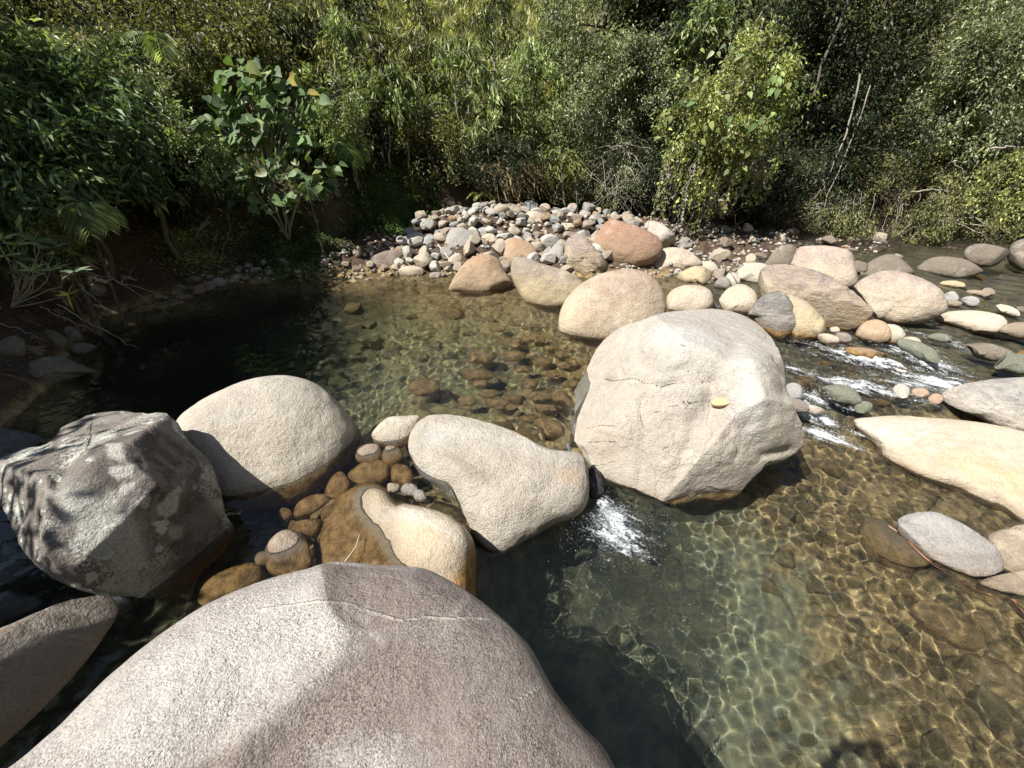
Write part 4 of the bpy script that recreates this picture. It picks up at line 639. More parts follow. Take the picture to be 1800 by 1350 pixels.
for i, (e, z, m, l) in enumerate([((720, 861, 16, 12, 20), 0.03, 'dgrey', 'dark grey dry stone behind the cream boulder'), ((738, 872, 12, 11, 60), 0.03, 'dgrey', 'second dark stone behind the cream boulder next to the teardrop'), ((690, 858, 14, 9, 0), 0.0, 'sub', 'flat brown wet stone at the tip of the cream boulder'),
   ((1456, 596, 20, 9, 10), 0.0, 'white', 'white pebble left of the grey one above the rapids'), ((1482, 594, 16, 10, 15), 0.0, 'dgrey', 'wet blue grey pebble right of the white one above the rapids'), ((1467, 580, 10, 6, 0), 0.03, 'white', 'tiny pale stone wedged under the ochre footed boulder'),
   ((1602, 600, 17, 9, 5), 0.0, 'white', 'pale flat pebble right of the orange mottled stone'), ((1478, 693, 38, 17, 15), -0.16, 'green', 'grey green wedge stone in the foam'), ((1518, 716, 17, 11, -10), -0.2, 'green', 'pale green stone at the tip of the wedge stone'),
   ((1584, 689, 15, 15, 60), -0.12, 'white', 'white and grey forked stone in the rapids'), ((1618, 691, 17, 9, 5), -0.12, 'orange', 'flat brown stone among three in the rapids'), ((1644, 702, 14, 10, 0), -0.13, 'orange', 'round tan stone beside the banded slab'),
   ((1395, 690, 18, 17, 20), -0.13, 'gslab', 'grey stone behind the right flank of the big scarred boulder'), ((1400, 712, 26, 12, 20), -0.2, 'mauvev', 'flat brownish stone at the right flank of the big scarred boulder'), ((1518, 622, 46, 12, 8), -0.05, 'orange', 'orange slab awash in the rapids'),
   ((1620, 618, 50, 14, 22), -0.03, 'green', 'long mossy stone awash in the middle of the rapids'), ((1655, 594, 26, 8, 5), 0.0, 'green', 'grey green stone below the white slab'), ((1740, 620, 50, 15, 12), 0.0, 'brown', 'dark submerged hump under the smooth tongue of water'), ((1790, 640, 60, 18, 5), -0.02, 'green', 'green brown hump in the stream at the right edge'),
   ((1672, 524, 14, 12, 0), 0.05, 'gslab', 'grey rounded stone beside the wide pinkish boulder'), ((1678, 534, 14, 6, 0), 0.03, 'cream', 'cream pebble beneath the grey rounded stone'), ((1706, 530, 18, 9, 5), 0.05, 'gslab', 'blue grey dome stone in the stream'), ((1722, 516, 26, 6, 8), 0.05, 'cream', 'long flat cream stone in the stream'), ((1736, 514, 15, 8, 0), 0.06, 'cream', 'round cream stone on top of the long flat one'),
   ((1772, 546, 24, 9, 18), 0.04, 'white', 'white rock in the stream near the right edge'), ((1675, 500, 24, 7, 5), 0.05, 'yelb', 'ochre flat rock behind the grey rounded stone'), ((1510, 470, 16, 12, 0), 0.1, 'brown', 'ochre brown stone left of the mottled boulder'),
   ((1270, 500, 15, 14, 0), 0.03, 'dgrey', 'dark grey stone in the gap of the rock row'), ((1288, 492, 14, 13, 0), 0.05, 'white', 'pale stone right of the dark one in the gap'), ((1192, 478, 10, 6, 0), 0.02, 'white', 'white pebble at the foot of the low pinkish boulder'), ((1245, 470, 20, 10, 10), 0.08, 'white', 'pale rock behind the yellow striped one'),
   ((1805, 1130, 20, 45, -30), -0.5, 'dgrey', 'dark sunken stone cut by the right edge'), ((1650, 1112, 75, 34, 30), -0.62, 'sublow', 'big flat brown stone on the bed of the lower pool'), ((1735, 885, 42, 18, 28), -0.42, 'sublow', 'ochre sunken stone under the sandstone slab'),
   ((1500, 905, 85, 34, 30), -0.78, 'sublow', 'big sunken slab between the boulder shadow and the blue grey slab'), ((1425, 835, 55, 24, 25), -0.82, 'sublow', 'sunken rock just outside the shadow of the big scarred boulder'), ((1565, 1010, 80, 30, 32), -0.85, 'sublow', 'long sunken rock left of the big flat brown stone'), ((1710, 1215, 70, 36, 25), -0.86, 'sublow', 'sunken rock near the lower right corner'), ((1380, 1130, 85, 38, 15), -1.08, 'sublow', 'sunken rock in the middle of the bright light net'), ((1520, 1225, 90, 40, 20), -1.0, 'sublow', 'broad sunken rock near the bottom edge at the right'), ((1440, 960, 60, 30, 20), -0.95, 'sublow', 'sunken rock at the border of the murky basin'), ((1570, 830, 50, 18, 28), -0.62, 'sublow', 'sunken rock under the tip of the sandstone slab'),
   ((1430, 720, 20, 8, 10), -0.25, 'sublow', 'brown wet stone at the lip below the grey stone')]):
    R('stone', M.get(m + '_low', M[m]) if z < -0.05 else M[m], l, ell(*e, seed=i), (e[0], e[1] + (e[3] * 0.7 if z > -0.3 else 0), z), up=0.4, sub=4, seed=120 + i, noise=0.06, facets=3, p=0.8, cat='stone')

M['subp'] = rock_mat('stone_ochre_sunken', (0.46, 0.38, 0.28), (0.4, 0.3, 0.2), 0.15, 0.05, 0.4)
for i, (cx, cy, rx, ry) in enumerate([(899, 618, 20, 12), (939, 612, 20, 11), (901, 642, 22, 13), (953, 652, 18, 11), (990, 658, 13, 9), (981, 640, 12, 9), (1007, 654, 8, 8), (967, 673, 20, 9), (932, 691, 14, 12), (946, 712, 24, 11), (982, 713, 17, 13), (859, 707, 18, 11), (873, 725, 22, 12), (822, 721, 16, 11), (899, 731, 10, 8), (750, 697, 27, 22), (960, 733, 26, 9), (957, 758, 20, 14), (843, 644, 32, 17), (838, 676, 38, 14), (878, 594, 12, 10), (920, 665, 16, 9), (1000, 690, 14, 9), (1015, 676, 12, 8), (965, 628, 16, 8), (845, 690, 15, 8)]):
    R('sunken_stone', M['subp'], None, ell(cx, cy, rx, ry, 0, 9, i, 0.12), (cx, cy, -0.24), up=0.5, sub=4, seed=500 + i, noise=0.05, facets=3, cat='stone'); tagp(ROCKS_LAST[0], '%s ochre sunken stone in the clear water left of the big boulder' % ('largest and rounded' if rx > 25 and ry > 18 else 'long' if rx > 22 else 'mid sized' if rx > 15 else 'small'), 'stone', 'sunken stones in the clear end of the pool')

# stone bar behind the pool, traced bigger cobbles
FAR = [((725, 482, 28, 15, 5), .0, 1, 'cream oval stone at the edge of the pool'), ((810, 425, 30, 27, -35), .2, 3, 'large two tone grey stone on the stone bar'), ((756, 432, 18, 20, -50), .2, 2, 'green grey egg stone standing on the stone bar'), ((724, 422, 20, 14, -25), .22, 2, 'pale green grey stone left of the egg stone'), ((682, 460, 36, 21, -10), .0, 5, 'brown tent shaped stone at the waterline'),
  ((772, 455, 16, 12, 0), .1, 3, 'grey stone below the egg stone'), ((772, 468, 16, 9, 0), .05, 4, 'tan block behind the cream oval stone'), ((768, 486, 14, 8, 0), .0, 3, 'grey cobble right of the cream oval stone'), ((800, 461, 13, 18, 30), .1, 1, 'cream angular stone standing left of the orange boulder'), ((862, 432, 22, 22, 30), .2, 1, 'yellowish stone right of the two tone grey stone'), ((852, 452, 20, 12, 20), .12, 0, 'white stone above the orange triangular boulder'),
  ((830, 377, 12, 10, 0), .62, 0, 'white block on the crest of the stone bar'), ((757, 387, 15, 8, 10), .5, 1, 'cream stone on the left crest'), ((755, 395, 12, 7, 5), .45, 4, 'tan stone under the left crest stone'), ((870, 402, 13, 10, 0), .4, 2, 'blue grey stone in the middle of the bar'), ((898, 403, 13, 11, 0), .4, 0, 'white round stone in the middle of the bar'), ((940, 412, 16, 16, 30), .35, 0, 'big white rounded stone left of the knobbly rock'), ((960, 425, 16, 12, -50), .3, 0, 'pale boot shaped stone'),
  ((942, 388, 22, 16, 20), .5, 1, 'wide cream stone on the crest'), ((997, 400, 13, 9, 0), .4, 1, 'cream stone right of the white rounded one'), ((1030, 405, 17, 12, 20), .38, 1, 'yellow cream angular stone above the knobbly rock'), ((978, 450, 16, 22, 10), .1, 3, 'pale grey upright stone left of the knobbly rock'), ((850, 410, 12, 10, 0), .35, 2, 'slate blue stone right of the two tone grey one'), ((1000, 415, 12, 9, 0), .33, 0, 'white stone between boot and knobbly rock'), ((782, 398, 15, 9, 0), .45, 1, 'yellow cream rounded stone near the left crest'),
  ((437, 414, 22, 16, -20), .75, 5, 'brown boulder in the bank soil'), ((449, 442, 17, 14, 20), .45, 5, 'brown boulder below the bank boulder'), ((420, 493, 21, 11, -5), .03, 4, 'tan cobble at the shaded waterline'), ((386, 498, 17, 11, 5), .03, 3, 'grey cobble left of the tan one at the waterline'), ((368, 505, 11, 15, -30), .02, 5, 'dark slanting cobble at the waterline'), ((317, 509, 16, 9, 0), .03, 3, 'grey flat cobble at the left end of the row'), ((350, 512, 14, 14, 0), .0, 5, 'brown cobble left of the slanting one'), ((326, 524, 16, 8, 5), .0, 5, 'low brown cobble half awash at the left'), ((424, 475, 13, 7, 5), .12, 4, 'tan cobble on the shaded shore'), ((393, 476, 16, 10, 0), .15, 5, 'brown rock on the shaded shore'), ((538, 461, 10, 9, 0), .25, 4, 'reddish stone near the green patch'), ((552, 470, 12, 8, 0), .15, 4, 'tan stone near the green patch')]
def ground_hit(px, py):
    d = raydir(px, py); t = np.linspace(3, 16, 900); P = np.array([0, 0, HC]) + d * t[:, None]; b = bedz(P[:, 0], P[:, 1]); w = np.where(P[:, 2] < b)[0]
    return float(P[w[0], 2]) if len(w) else 0.0
for i, (e, z, m, l) in enumerate(FAR):
    z = max(-0.03, ground_hit(e[0], e[1] + e[3] * 0.8) - 0.02)
    R('cobble', PB[m], l, ell(*e, seed=i, k=8, j=0.12), (e[0], e[1] + e[3] * 0.8, z), up=0.3, sub=4, seed=200 + i, noise=0.06, facets=5, p=0.8, cat='stone')

# generic cobble library (shared meshes)
def lib_rock(seed, mat, sub=4, fac=11):
    r = np.random.default_rng(seed); U, F = ico(sub); sc = np.array([1, r.uniform(0.65, 0.95), r.uniform(0.5, 0.8)]); L = U * (1 + 0.16 * fbm(U * 1.1 + r.uniform(0, 50, 3), seed, 3))[:, None]
    for _ in range(fac):
        m = r.normal(size=3); m /= np.linalg.norm(m); t = L @ m - r.uniform(0.52, 0.85); L = L - np.where(t > 0, t * 0.96, 0)[:, None] * m
    L = L + U * (0.05 * fbm(U * 3.5 + seed, seed + 3, 4))[:, None]
    return new_mesh('cobble', L * sc, F, mat)
LIB = [[lib_rock(300 + k * 10 + j, PB[k]) for j in range(4)] for k in range(7)]
taken = []
for l, (o, sz) in ROCKS.items(): taken.append((o.location.x, o.location.y, sz * 0.75))
def free(x, y, r, f=0.8):
    for tx, ty, tr in taken:
        if (x - tx) ** 2 + (y - ty) ** 2 < ((r + tr) * f) ** 2: return False
    return True
def scatter(n, poly_f, rmin, rmax, kinds, label, group, f=0.85, sink=0.3, name='cobble', lay=1.0, cat='stone', tries=60):
    cnt = 0
    for _ in range(n * tries):
        if cnt >= n: break
        x, y = poly_f(); r = rmin * (rmax / rmin) ** (rng.random() ** 1.5)
        if not free(x, y, r, f): continue
        taken.append((x, y, r)); z = float(bedfull(np.array([x]), np.array([y]))[0]); me = LIB[kinds[rng.integers(len(kinds))]][rng.integers(4)]
        o = link(name, me, loc=(x, y, z + r * (0.5 - sink))); o.scale = (r, r * rng.uniform(0.8, 1.0), r * rng.uniform(0.75, 1.1)); o.rotation_euler = (rng.uniform(-.4, .4), rng.uniform(-.4, .4), rng.uniform(0, 6.28))
        o.cycles.is_caustics_receiver = True; kk = [q for q in range(7) if me in LIB[q]][0]; szw = 'large' if r > rmin * (rmax / rmin) ** 0.55 else 'small'; tagp(o, label % (szw, PBN[kk].replace('_', ' ')), cat, group); cnt += 1
    return cnt
def in_poly(poly):
    poly = np.array(poly); lo, hi = poly.min(0), poly.max(0)
    def fnc():
        while True:
            x, y = rng.uniform(lo, hi); ins = False
            for i in range(len(poly)):
                ax, ay = poly[i]; bx, by = poly[i - 1]
                if (ay > y) != (by > y) and x < (bx - ax) * (y - ay) / (by - ay) + ax: ins = not ins
            if ins: return x, y
    return fnc
n1a = scatter(60, in_poly([(-2.2, 7.3), (-0.8, 7.35), (1.0, 7.4), (2.2, 7.9), (1.5, 8.8), (-1.2, 8.6), (-2.0, 8.2)]), 0.16, 0.27, [0, 1, 1, 3, 4, 0], '%s %s block in the front of the stone bar', 'bigger cobbles in front of the stone bar', sink=0.1, f=0.72)
n1 = scatter(200, in_poly([(-2.4, 7.3), (-0.8, 7.3), (1.0, 7.2), (2.6, 7.7), (3.0, 8.6), (2.6, 9.8), (-0.4, 10.2), (-1.9, 9.5), (-2.2, 8.2)]), 0.10, 0.22, [0, 0, 0, 1, 1, 1, 2, 3, 4, 4, 6], '%s %s cobble heaped in the sun on the stone bar behind the pool', 'cobbles of the sunlit stone bar', sink=0.05, f=0.66)
n2 = scatter(110, in_poly([(-5.3, 6.3), (-4.3, 7.0), (-3.2, 7.4), (-2.3, 7.3), (-2.2, 8.3), (-3.2, 8.0), (-4.6, 7.2), (-5.4, 6.6)]), 0.07, 0.17, [1, 3, 4, 4, 5, 5, 5], '%s %s cobble on the half shaded far shore', 'cobbles of the half shaded far shore', sink=0.12)
n3 = scatter(26, in_poly([(-0.2, 3.1), (0.9, 3.2), (1.3, 4.2), (1.0, 5.2), (0.2, 5.4), (-0.2, 4.2)]), 0.09, 0.17, [5, 5, 6, 4], '%s stone with %s skin under the clear water left of the big scarred boulder', 'sunken stones in the clear end of the pool', sink=0.35, f=0.95, name='sunken_stone')
n4 = scatter(22, in_poly([(-3.2, 6.3), (0.4, 6.3), (0.6, 5.3), (-1.5, 4.6), (-2.6, 5.6)]), 0.10, 0.26, [5, 4], '%s sunken %s stone on the olive floor of the pool', 'sunken stones on the pool floor', sink=0.45, name='sunken_stone')
n5 = scatter(50, in_poly([(1.6, 0.6), (4.8, 0.4), (4.4, 2.0), (3.4, 3.1), (2.6, 2.6), (2.0, 1.8)]), 0.07, 0.22, [5, 5, 4, 6], '%s sunken %s stone on the bed of the lower pool', 'sunken stones in the lower pool', sink=0.45, name='sunken_stone')
n6 = scatter(45, in_poly([(3.0, 3.8), (4.6, 3.6), (6.5, 4.2), (9, 5.8), (9.5, 7.4), (6.5, 6.6), (4.4, 5.0)]), 0.08, 0.18, [2, 3, 5, 5], '%s wet %s stone in the bed of the rapids', 'stones in the bed of the rapids', sink=0.4, name='sunken_stone')
n7 = scatter(45, in_poly([(3.0, 6.6), (5.0, 6.8), (8.5, 7.8), (9, 9.2), (4, 9.8), (2.6, 8.4)]), 0.10, 0.24, [3, 4, 5, 5, 1], '%s %s stone on the bank foot under the overhanging shrubs', 'stones at the foot of the far bank', sink=0.2)
# gravel between the cobbles, uncountable
def gravel(name, polyf, n, rmin, rmax, mats, seed):
    r = np.random.default_rng(seed); U, F = ico(1); Vs = []; Fs = []; fm = []
    P = np.array([polyf() for _ in range(n)]); Z = bedfull(P[:, 0], P[:, 1])
    for i in range(n):
        s = r.uniform(rmin, rmax) * np.array([1, r.uniform(.6, 1), r.uniform(.4, .8)]); a = r.uniform(0, 6.28)
        L = U * (1 + r.uniform(-.15, .15, (len(U), 1))) * s; L = L @ np.array([[math.cos(a), -math.sin(a), 0], [math.sin(a), math.cos(a), 0], [0, 0, 1]])
        Vs.append(L + np.array([P[i, 0], P[i, 1], Z[i] + s[2] * 0.3])); Fs.append(F + i * len(U)); fm += [r.integers(len(mats))] * len(F)
    o = link(name, new_mesh(name, np.concatenate(Vs), np.concatenate(Fs), mats, True, fm)); tagp(o, 'small mixed gravel between the larger cobbles of the far shore', 'gravel', kind='stuff'); o.cycles.is_caustics_receiver = True
gravel('gravel', in_poly([(-5.3, 6.2), (-4.2, 6.7), (-2.3, 7.0), (0.8, 7.0), (3.4, 6.8), (6, 7.4), (8, 8.6), (4, 9.9), (-0.5, 10.3), (-2.2, 9.2), (-3.4, 8.2), (-5.5, 6.7)]), 2600, 0.015, 0.06, PB, 5)

# ------------------------------------------------------------------ plants
def unit(a): return a / (np.linalg.norm(a, axis=-1, keepdims=True) + 1e-9)
def leaves_mesh(C, A, Nn, L, W, big=False, curl=0.25):
    """C base points, A axis, Nn blade normal, L length, W width -> V, F"""
    n = len(C); A = unit(A); Sd = unit(np.cross(A, Nn)); N2 = unit(np.cross(Sd, A)); L = L[:, None]; W = W[:, None]
    if not big:
        V = np.stack([C, C + A * L * 0.42 + Sd * W * 0.5 + N2 * W * 0.18, C + A * L - N2 * L * curl, C + A * L * 0.42 - Sd * W * 0.5 + N2 * W * 0.18], 1)
        b = np.arange(n)[:, None] * 4; F = np.concatenate([b + np.array([[0, 1, 2]]), b + np.array([[0, 2, 3]])]); return V.reshape(-1, 3), F
    prof = [(0.0, 0.0), (-0.03, 0.26), (0.15, 0.46), (0.42, 0.44), (0.74, 0.22)]
    rows = [C]; 
    mid = [C + A * L * t - N2 * L * curl * t * t for t in (0.0, 0.12, 0.40, 0.72, 1.0)]
    lf = [C + A * L * t + Sd * W * w + N2 * W * 0.07 - N2 * L * curl * t * t for t, w in prof[1:]]
    rt = [C + A * L * t - Sd * W * w + N2 * W * 0.07 - N2 * L * curl * t * t for t, w in prof[1:]]
    V = np.stack(mid + lf + rt, 1); b = np.arange(n)[:, None] * 13
    T = [[0, 5, 6], [0, 6, 1], [1, 6, 7], [1, 7, 2], [2, 7, 8], [2, 8, 3], [3, 8, 4], [0, 10, 9], [0, 1, 10], [1, 11, 10], [1, 2, 11], [2, 12, 11], [2, 3, 12], [3, 4, 12]]
    return V.reshape(-1, 3), np.concatenate([b + np.array([t]) for t in T])
def tube(path, r0, r1, k=5):
    path = np.asarray(path, float); n = len(path); tg = unit(np.gradient(path, axis=0)); up = np.array([0.3, 0.2, 0.93]); a = unit(np.cross(tg, up)); b = np.cross(tg, a)
    r = np.linspace(r0, r1, n)[:, None, None]; t = np.arange(k) / k * 2 * np.pi
    V = path[:, None] + r * (np.cos(t)[None, :, None] * a[:, None] + np.sin(t)[None, :, None] * b[:, None]); i = np.arange(n * k).reshape(n, k); j = np.roll(i, -1, 1)
    return V.reshape(-1, 3), np.stack([i[:-1], j[:-1], j[1:], i[1:]], -1).reshape(-1, 4)
class Acc:
    def __init__(s): s.V = []; s.T = []; s.Q = []; s.n = 0
    def add(s, V, F):
        (s.T if F.shape[1] == 3 else s.Q).append(F + s.n); s.V.append(V); s.n += len(V)
    def build(s, name, mat, parent=None, smooth=True, loc=(0, 0, 0)):
        V = np.concatenate(s.V) - np.array(loc); F = [np.concatenate(x) for x in (s.T, s.Q) if x]
        return link(name, new_mesh(name, V, F, mat, smooth), parent)
def bez(p0, p1, p2, n=8):
    t = np.linspace(0, 1, n)[:, None]; return (1 - t) ** 2 * np.asarray(p0) + 2 * t * (1 - t) * np.asarray(p1) + t * t * np.asarray(p2)
def wig(path, a, r): 
    p = np.array(path); p[1:-1] += r.normal(size=(len(p) - 2, 3)) * a; return p
def gz(x, y): return float(bedz(np.array([x]), np.array([y]))[0])
def cspec(px, py, rx, ry, Y):
    d = raydir(px, py); dep = Y / d[1]; return np.array([0, 0, HC]) + d * dep, rx / FPX * dep, ry / FPX * dep
BARK = wood_mat('bark_grey_brown', (0.05, 0.04, 0.03), (0.17, 0.14, 0.105)); TWIG = wood_mat('bare_twig', (0.16, 0.14, 0.11), (0.42, 0.38, 0.31)); DARKW = wood_mat('bark_dark', (0.02, 0.016, 0.012), (0.07, 0.055, 0.04))
LM = dict(
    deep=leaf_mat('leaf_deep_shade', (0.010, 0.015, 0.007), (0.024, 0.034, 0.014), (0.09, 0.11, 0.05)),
    dark=leaf_mat('leaf_dark', (0.02, 0.03, 0.013), (0.065, 0.085, 0.035), (0.21, 0.24, 0.11)),
    gloss=leaf_mat('leaf_glossy', (0.03, 0.055, 0.028), (0.10, 0.15, 0.075), (0.30, 0.37, 0.20), rough=0.55, spec=0.35),
    olive=leaf_mat('leaf_olive', (0.04, 0.045, 0.02), (0.14, 0.145, 0.06), (0.36, 0.34, 0.16)),
    lime=leaf_mat('leaf_lime', (0.09, 0.105, 0.045), (0.28, 0.31, 0.12), (0.56, 0.56, 0.25), trans=0.35),
    pale=leaf_mat('leaf_pale', (0.09, 0.12, 0.055), (0.26, 0.31, 0.15), (0.50, 0.54, 0.32), trans=0.35),
    grey=leaf_mat('leaf_grey_green', (0.06, 0.075, 0.042), (0.20, 0.23, 0.14), (0.48, 0.50, 0.34), spec=0.5),
    heart=leaf_mat('leaf_heart', (0.05, 0.09, 0.035), (0.11, 0.17, 0.07), (0.22, 0.30, 0.14), rough=0.55, spec=0.25),
    yellow=leaf_mat('leaf_yellowing', (0.30, 0.25, 0.05), (0.36, 0.30, 0.08), (0.4, 0.2, 0.06)),
    grass=leaf_mat('grass_blade', (0.20, 0.20, 0.10), (0.42, 0.42, 0.24), (0.62, 0.60, 0.38), trans=0.25, rough=0.6),
    green=leaf_mat('grass_green', (0.035, 0.065, 0.014), (0.065, 0.11, 0.022), (0.12, 0.17, 0.04), trans=0.25, rough=0.6),
    straw=leaf_mat('dry_straw', (0.10, 0.075, 0.04), (0.20, 0.15, 0.08), (0.30, 0.24, 0.14), trans=0.15, rough=0.7))
def cloud(c, r, ncl, per, cr, L, W, droop, rs, shell=0.5, cut=None):
    d = unit(rs.normal(size=(int(ncl * 1.9), 3))); wob = 1 + 0.28 * fbm(d * 1.6 + rs.uniform(0, 40), 3, 2); cc = c + d * wob[:, None] * np.array(r) * (rs.random((len(d), 1)) ** shell); fq = fbm(cc * 1.5, 13, 2); cc = cc[fq > np.quantile(fq, 0.42)]; cr = cr * 0.8 * rs.uniform(0.6, 1.3, (len(cc), 1)); cr = np.repeat(cr, per, 0)
    if cut is not None: cc = cc[cc[:, 2] > cut]; 
    i = np.repeat(np.arange(len(cc)), per); base = cc[i] + rs.normal(size=(len(i), 3)) * cr
    out = unit(base - np.asarray(c)); A = out * 0.5 + rs.normal(size=base.shape) * 0.65 + np.array([0, -0.1, -droop]); Nn = rs.normal(size=base.shape) * 0.6 + np.array([0, -0.25, 0.8])
    l = 1.3 * L * rs.uniform(0.5, 1.35, len(base)); return cc, base, A, Nn, l, l * W
def bush(name, label, cat, px, py, rx, ry, Y, mat, ncl=120, per=60, L=0.06, W=0.45, cr=0.16, droop=0.3, seed=1, group=None, dy=0.8, base=None, trunk=0.05, wood=None, limbs=14, shell=0.45, big=False, flowers=None, curl=0.25):
    rs = np.random.default_rng(seed); c, a, b = cspec(px, py, rx, ry, Y); gx, gy = (c[0], c[1] + 0.2) if base is None else base; g = gz(gx, gy)
    root = empty(name, (gx, gy, g)); tagp(root, label, cat, group); o = np.array([gx, gy, g])
    cc, B, A, Nn, l, w = cloud(c, (a, a * dy, b), ncl, per, cr, L, W, droop, rs, shell); V, F = leaves_mesh(B - o, A, Nn, l, w, big, curl)
    f = link('foliage', new_mesh('foliage', V, F, mat, False), root); tagp(f, kind='stuff')
    ac = Acc(); top = c + np.array([0, 0, b * 0.5]); tr = wig(bez(o, (o + top) / 2 + np.array([rs.normal() * 0.2, 0, 0.1]), top, 9), 0.03, rs); ac.add(*tube(tr - o, trunk, trunk * 0.3, 7)); ac.build('trunk', wood or BARK, root)
    al = Acc()
    for k in rs.choice(len(cc), min(limbs, len(cc)), False):
        s = tr[rs.integers(2, len(tr))]; al.add(*tube(wig(bez(s, (s + cc[k]) / 2 + np.array([0, 0, 0.15]), cc[k], 7), 0.03, rs) - o, trunk * 0.35, 0.004, 5))
    al.build('limbs', wood or BARK, root)
    return root, c, (a, b), o, rs
def sapling(label, pxb, pyb, pxt, pyt, Y, mat, nb=12, L=0.17, W=0.22, seed=1, trunk=0.028, spread=0.45, start=0.5, group='slender drooping saplings on the bank', per=26):
    rs = np.random.default_rng(seed); t = atY(pxt, pyt, Y); b = atY(pxb, pyb, Y); g = gz(b[0], Y); o = np.array([b[0], Y, g]); root = empty('sapling', o.tolist()); tagp(root, label, 'sapling', group)
    path = wig(bez(o, (o + t) / 2 + np.array([rs.normal() * 0.1, 0, 0]), t, 14), 0.015, rs); ac = Acc(); ac.add(*tube(path - o, trunk, trunk * 0.3, 6)); ac.build('trunk', TWIG, root)
    al = Acc(); P = []; D = []; H = np.linalg.norm(t - o)
    for k in range(nb):
        f = start + (1 - start) * (k + rs.random()) / nb; s = path[int(f * (len(path) - 1))]; ang = rs.uniform(0, 6.28); ln = H * spread * (1.15 - f) * rs.uniform(0.6, 1.2) + 0.15; dirv = np.array([math.cos(ang), math.sin(ang), 0])
        br = bez(s, s + dirv * ln * 0.6 + np.array([0, 0, ln * 0.55]), s + dirv * ln + np.array([0, 0, ln * 0.1]), 9); al.add(*tube(br - o, trunk * 0.3, 0.002, 4))
        q = rs.integers(2, 9, per); P.append(br[np.minimum(q, 8)] + rs.normal(size=(per, 3)) * 0.07); D.append(dirv * 0.35 + rs.normal(size=(per, 3)) * 0.4 + np.array([0, 0, -0.8]))
    al.build('limbs', TWIG, root); P = np.concatenate(P); D = np.concatenate(D); l = L * rs.uniform(0.6, 1.25, len(P))
    V, F = leaves_mesh(P - o, D, rs.normal(size=P.shape) + np.array([0, -0.6, 0.3]), l, l * W); tagp(link('foliage', new_mesh('foliage', V, F, mat, False), root), kind='stuff')
    return root

# hillside trees and shrubs, back to front
bush('tree', 'dark tree in the top left corner above the glossy bush', 'tree', 90, 20, 200, 110, 11.5, LM['olive'], 170, 70, 0.075, 0.4, 0.22, seed=11, trunk=0.10)
bush('tree', 'olive shadowy tree filling the upper left behind the heart leaved shrub', 'tree', 300, 60, 190, 120, 11.0, LM['olive'], 190, 80, 0.07, 0.4, 0.2, seed=12, trunk=0.09)
bush('tree', 'brownish thicket tree at the top between the left trees and the grass slope', 'tree', 480, 35, 110, 110, 12.5, LM['olive'], 90, 60, 0.07, 0.35, 0.22, seed=13, trunk=0.07)
bush('shrub', 'dark shadowed shrub on the slope left of the heart leaved shrub', 'shrub', 270, 220, 130, 110, 9.0, LM['dark'], 120, 70, 0.07, 0.42, 0.17, seed=14)
bush('shrub', 'low dark shrub overhanging the red soil bank at the left', 'shrub', 250, 330, 130, 60, 7.6, LM['deep'], 100, 70, 0.075, 0.4, 0.14, seed=15, droop=0.6)
bush('shrub', 'shrub in shade behind the heart leaved shrub', 'shrub', 560, 260, 90, 110, 10.0, LM['dark'], 90, 70, 0.08, 0.35, 0.16, seed=16)
bush('tree', 'tall grey green small leaved tree at the top right of the grass slope', 'tree', 1060, 60, 130, 130, 12.0, LM['grey'], 160, 80, 0.065, 0.4, 0.18, seed=17, trunk=0.08)
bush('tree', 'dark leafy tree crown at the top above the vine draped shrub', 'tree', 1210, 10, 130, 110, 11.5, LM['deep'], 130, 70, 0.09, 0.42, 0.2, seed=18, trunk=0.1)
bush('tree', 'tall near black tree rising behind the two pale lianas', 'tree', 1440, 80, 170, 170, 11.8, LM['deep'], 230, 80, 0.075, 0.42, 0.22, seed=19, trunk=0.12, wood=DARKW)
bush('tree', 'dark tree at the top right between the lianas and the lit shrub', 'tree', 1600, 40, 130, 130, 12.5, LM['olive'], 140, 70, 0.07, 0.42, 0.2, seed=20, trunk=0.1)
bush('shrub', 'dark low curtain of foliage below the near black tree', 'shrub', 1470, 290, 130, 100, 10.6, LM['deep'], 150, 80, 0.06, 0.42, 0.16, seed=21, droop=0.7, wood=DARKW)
bush('shrub', 'bright grey green shrub climbing the right edge', 'shrub', 1735, 140, 120, 150, 10.4, LM['grey'], 170, 80, 0.07, 0.4, 0.16, seed=22)
bush('shrub', 'olive tangle of twigs and small leaves at the right above the stream', 'shrub', 1640, 330, 150, 85, 10.0, LM['olive'], 150, 90, 0.045, 0.4, 0.14, seed=23, droop=0.6)
bush('shrub', 'yellow green trailing shrub at the lower right edge of the bank', 'shrub', 1770, 350, 85, 85, 9.3, LM['lime'], 90, 70, 0.055, 0.5, 0.12, seed=24, droop=0.8)
bush('shrub', 'pale grey green tall shrub left of the vine draped shrub', 'shrub', 1080, 190, 115, 130, 10.9, LM['grey'], 170, 90, 0.05, 0.42, 0.13, seed=25)
bush('shrub', 'wiry grey shrub with bare drooping twigs behind the stone bar', 'shrub', 1095, 290, 80, 65, 10.3, LM['grey'], 80, 80, 0.035, 0.4, 0.11, seed=26, droop=0.5, wood=TWIG, limbs=50)
bush('shrub', 'light leafy shrub on the slope right of the thin double stem', 'shrub', 940, 210, 75, 80, 11.2, LM['pale'], 80, 60, 0.06, 0.4, 0.13, seed=27)
bush('shrub', 'dark understory shrub between the saplings and the stone bar', 'shrub', 900, 285, 100, 50, 10.6, LM['deep'], 80, 70, 0.06, 0.35, 0.13, seed=28, droop=0.4)
bush('shrub', 'dark understory shrub left of the saplings', 'shrub', 640, 240, 60, 75, 10.6, LM['deep'], 60, 70, 0.07, 0.3, 0.13, seed=29, droop=0.5)
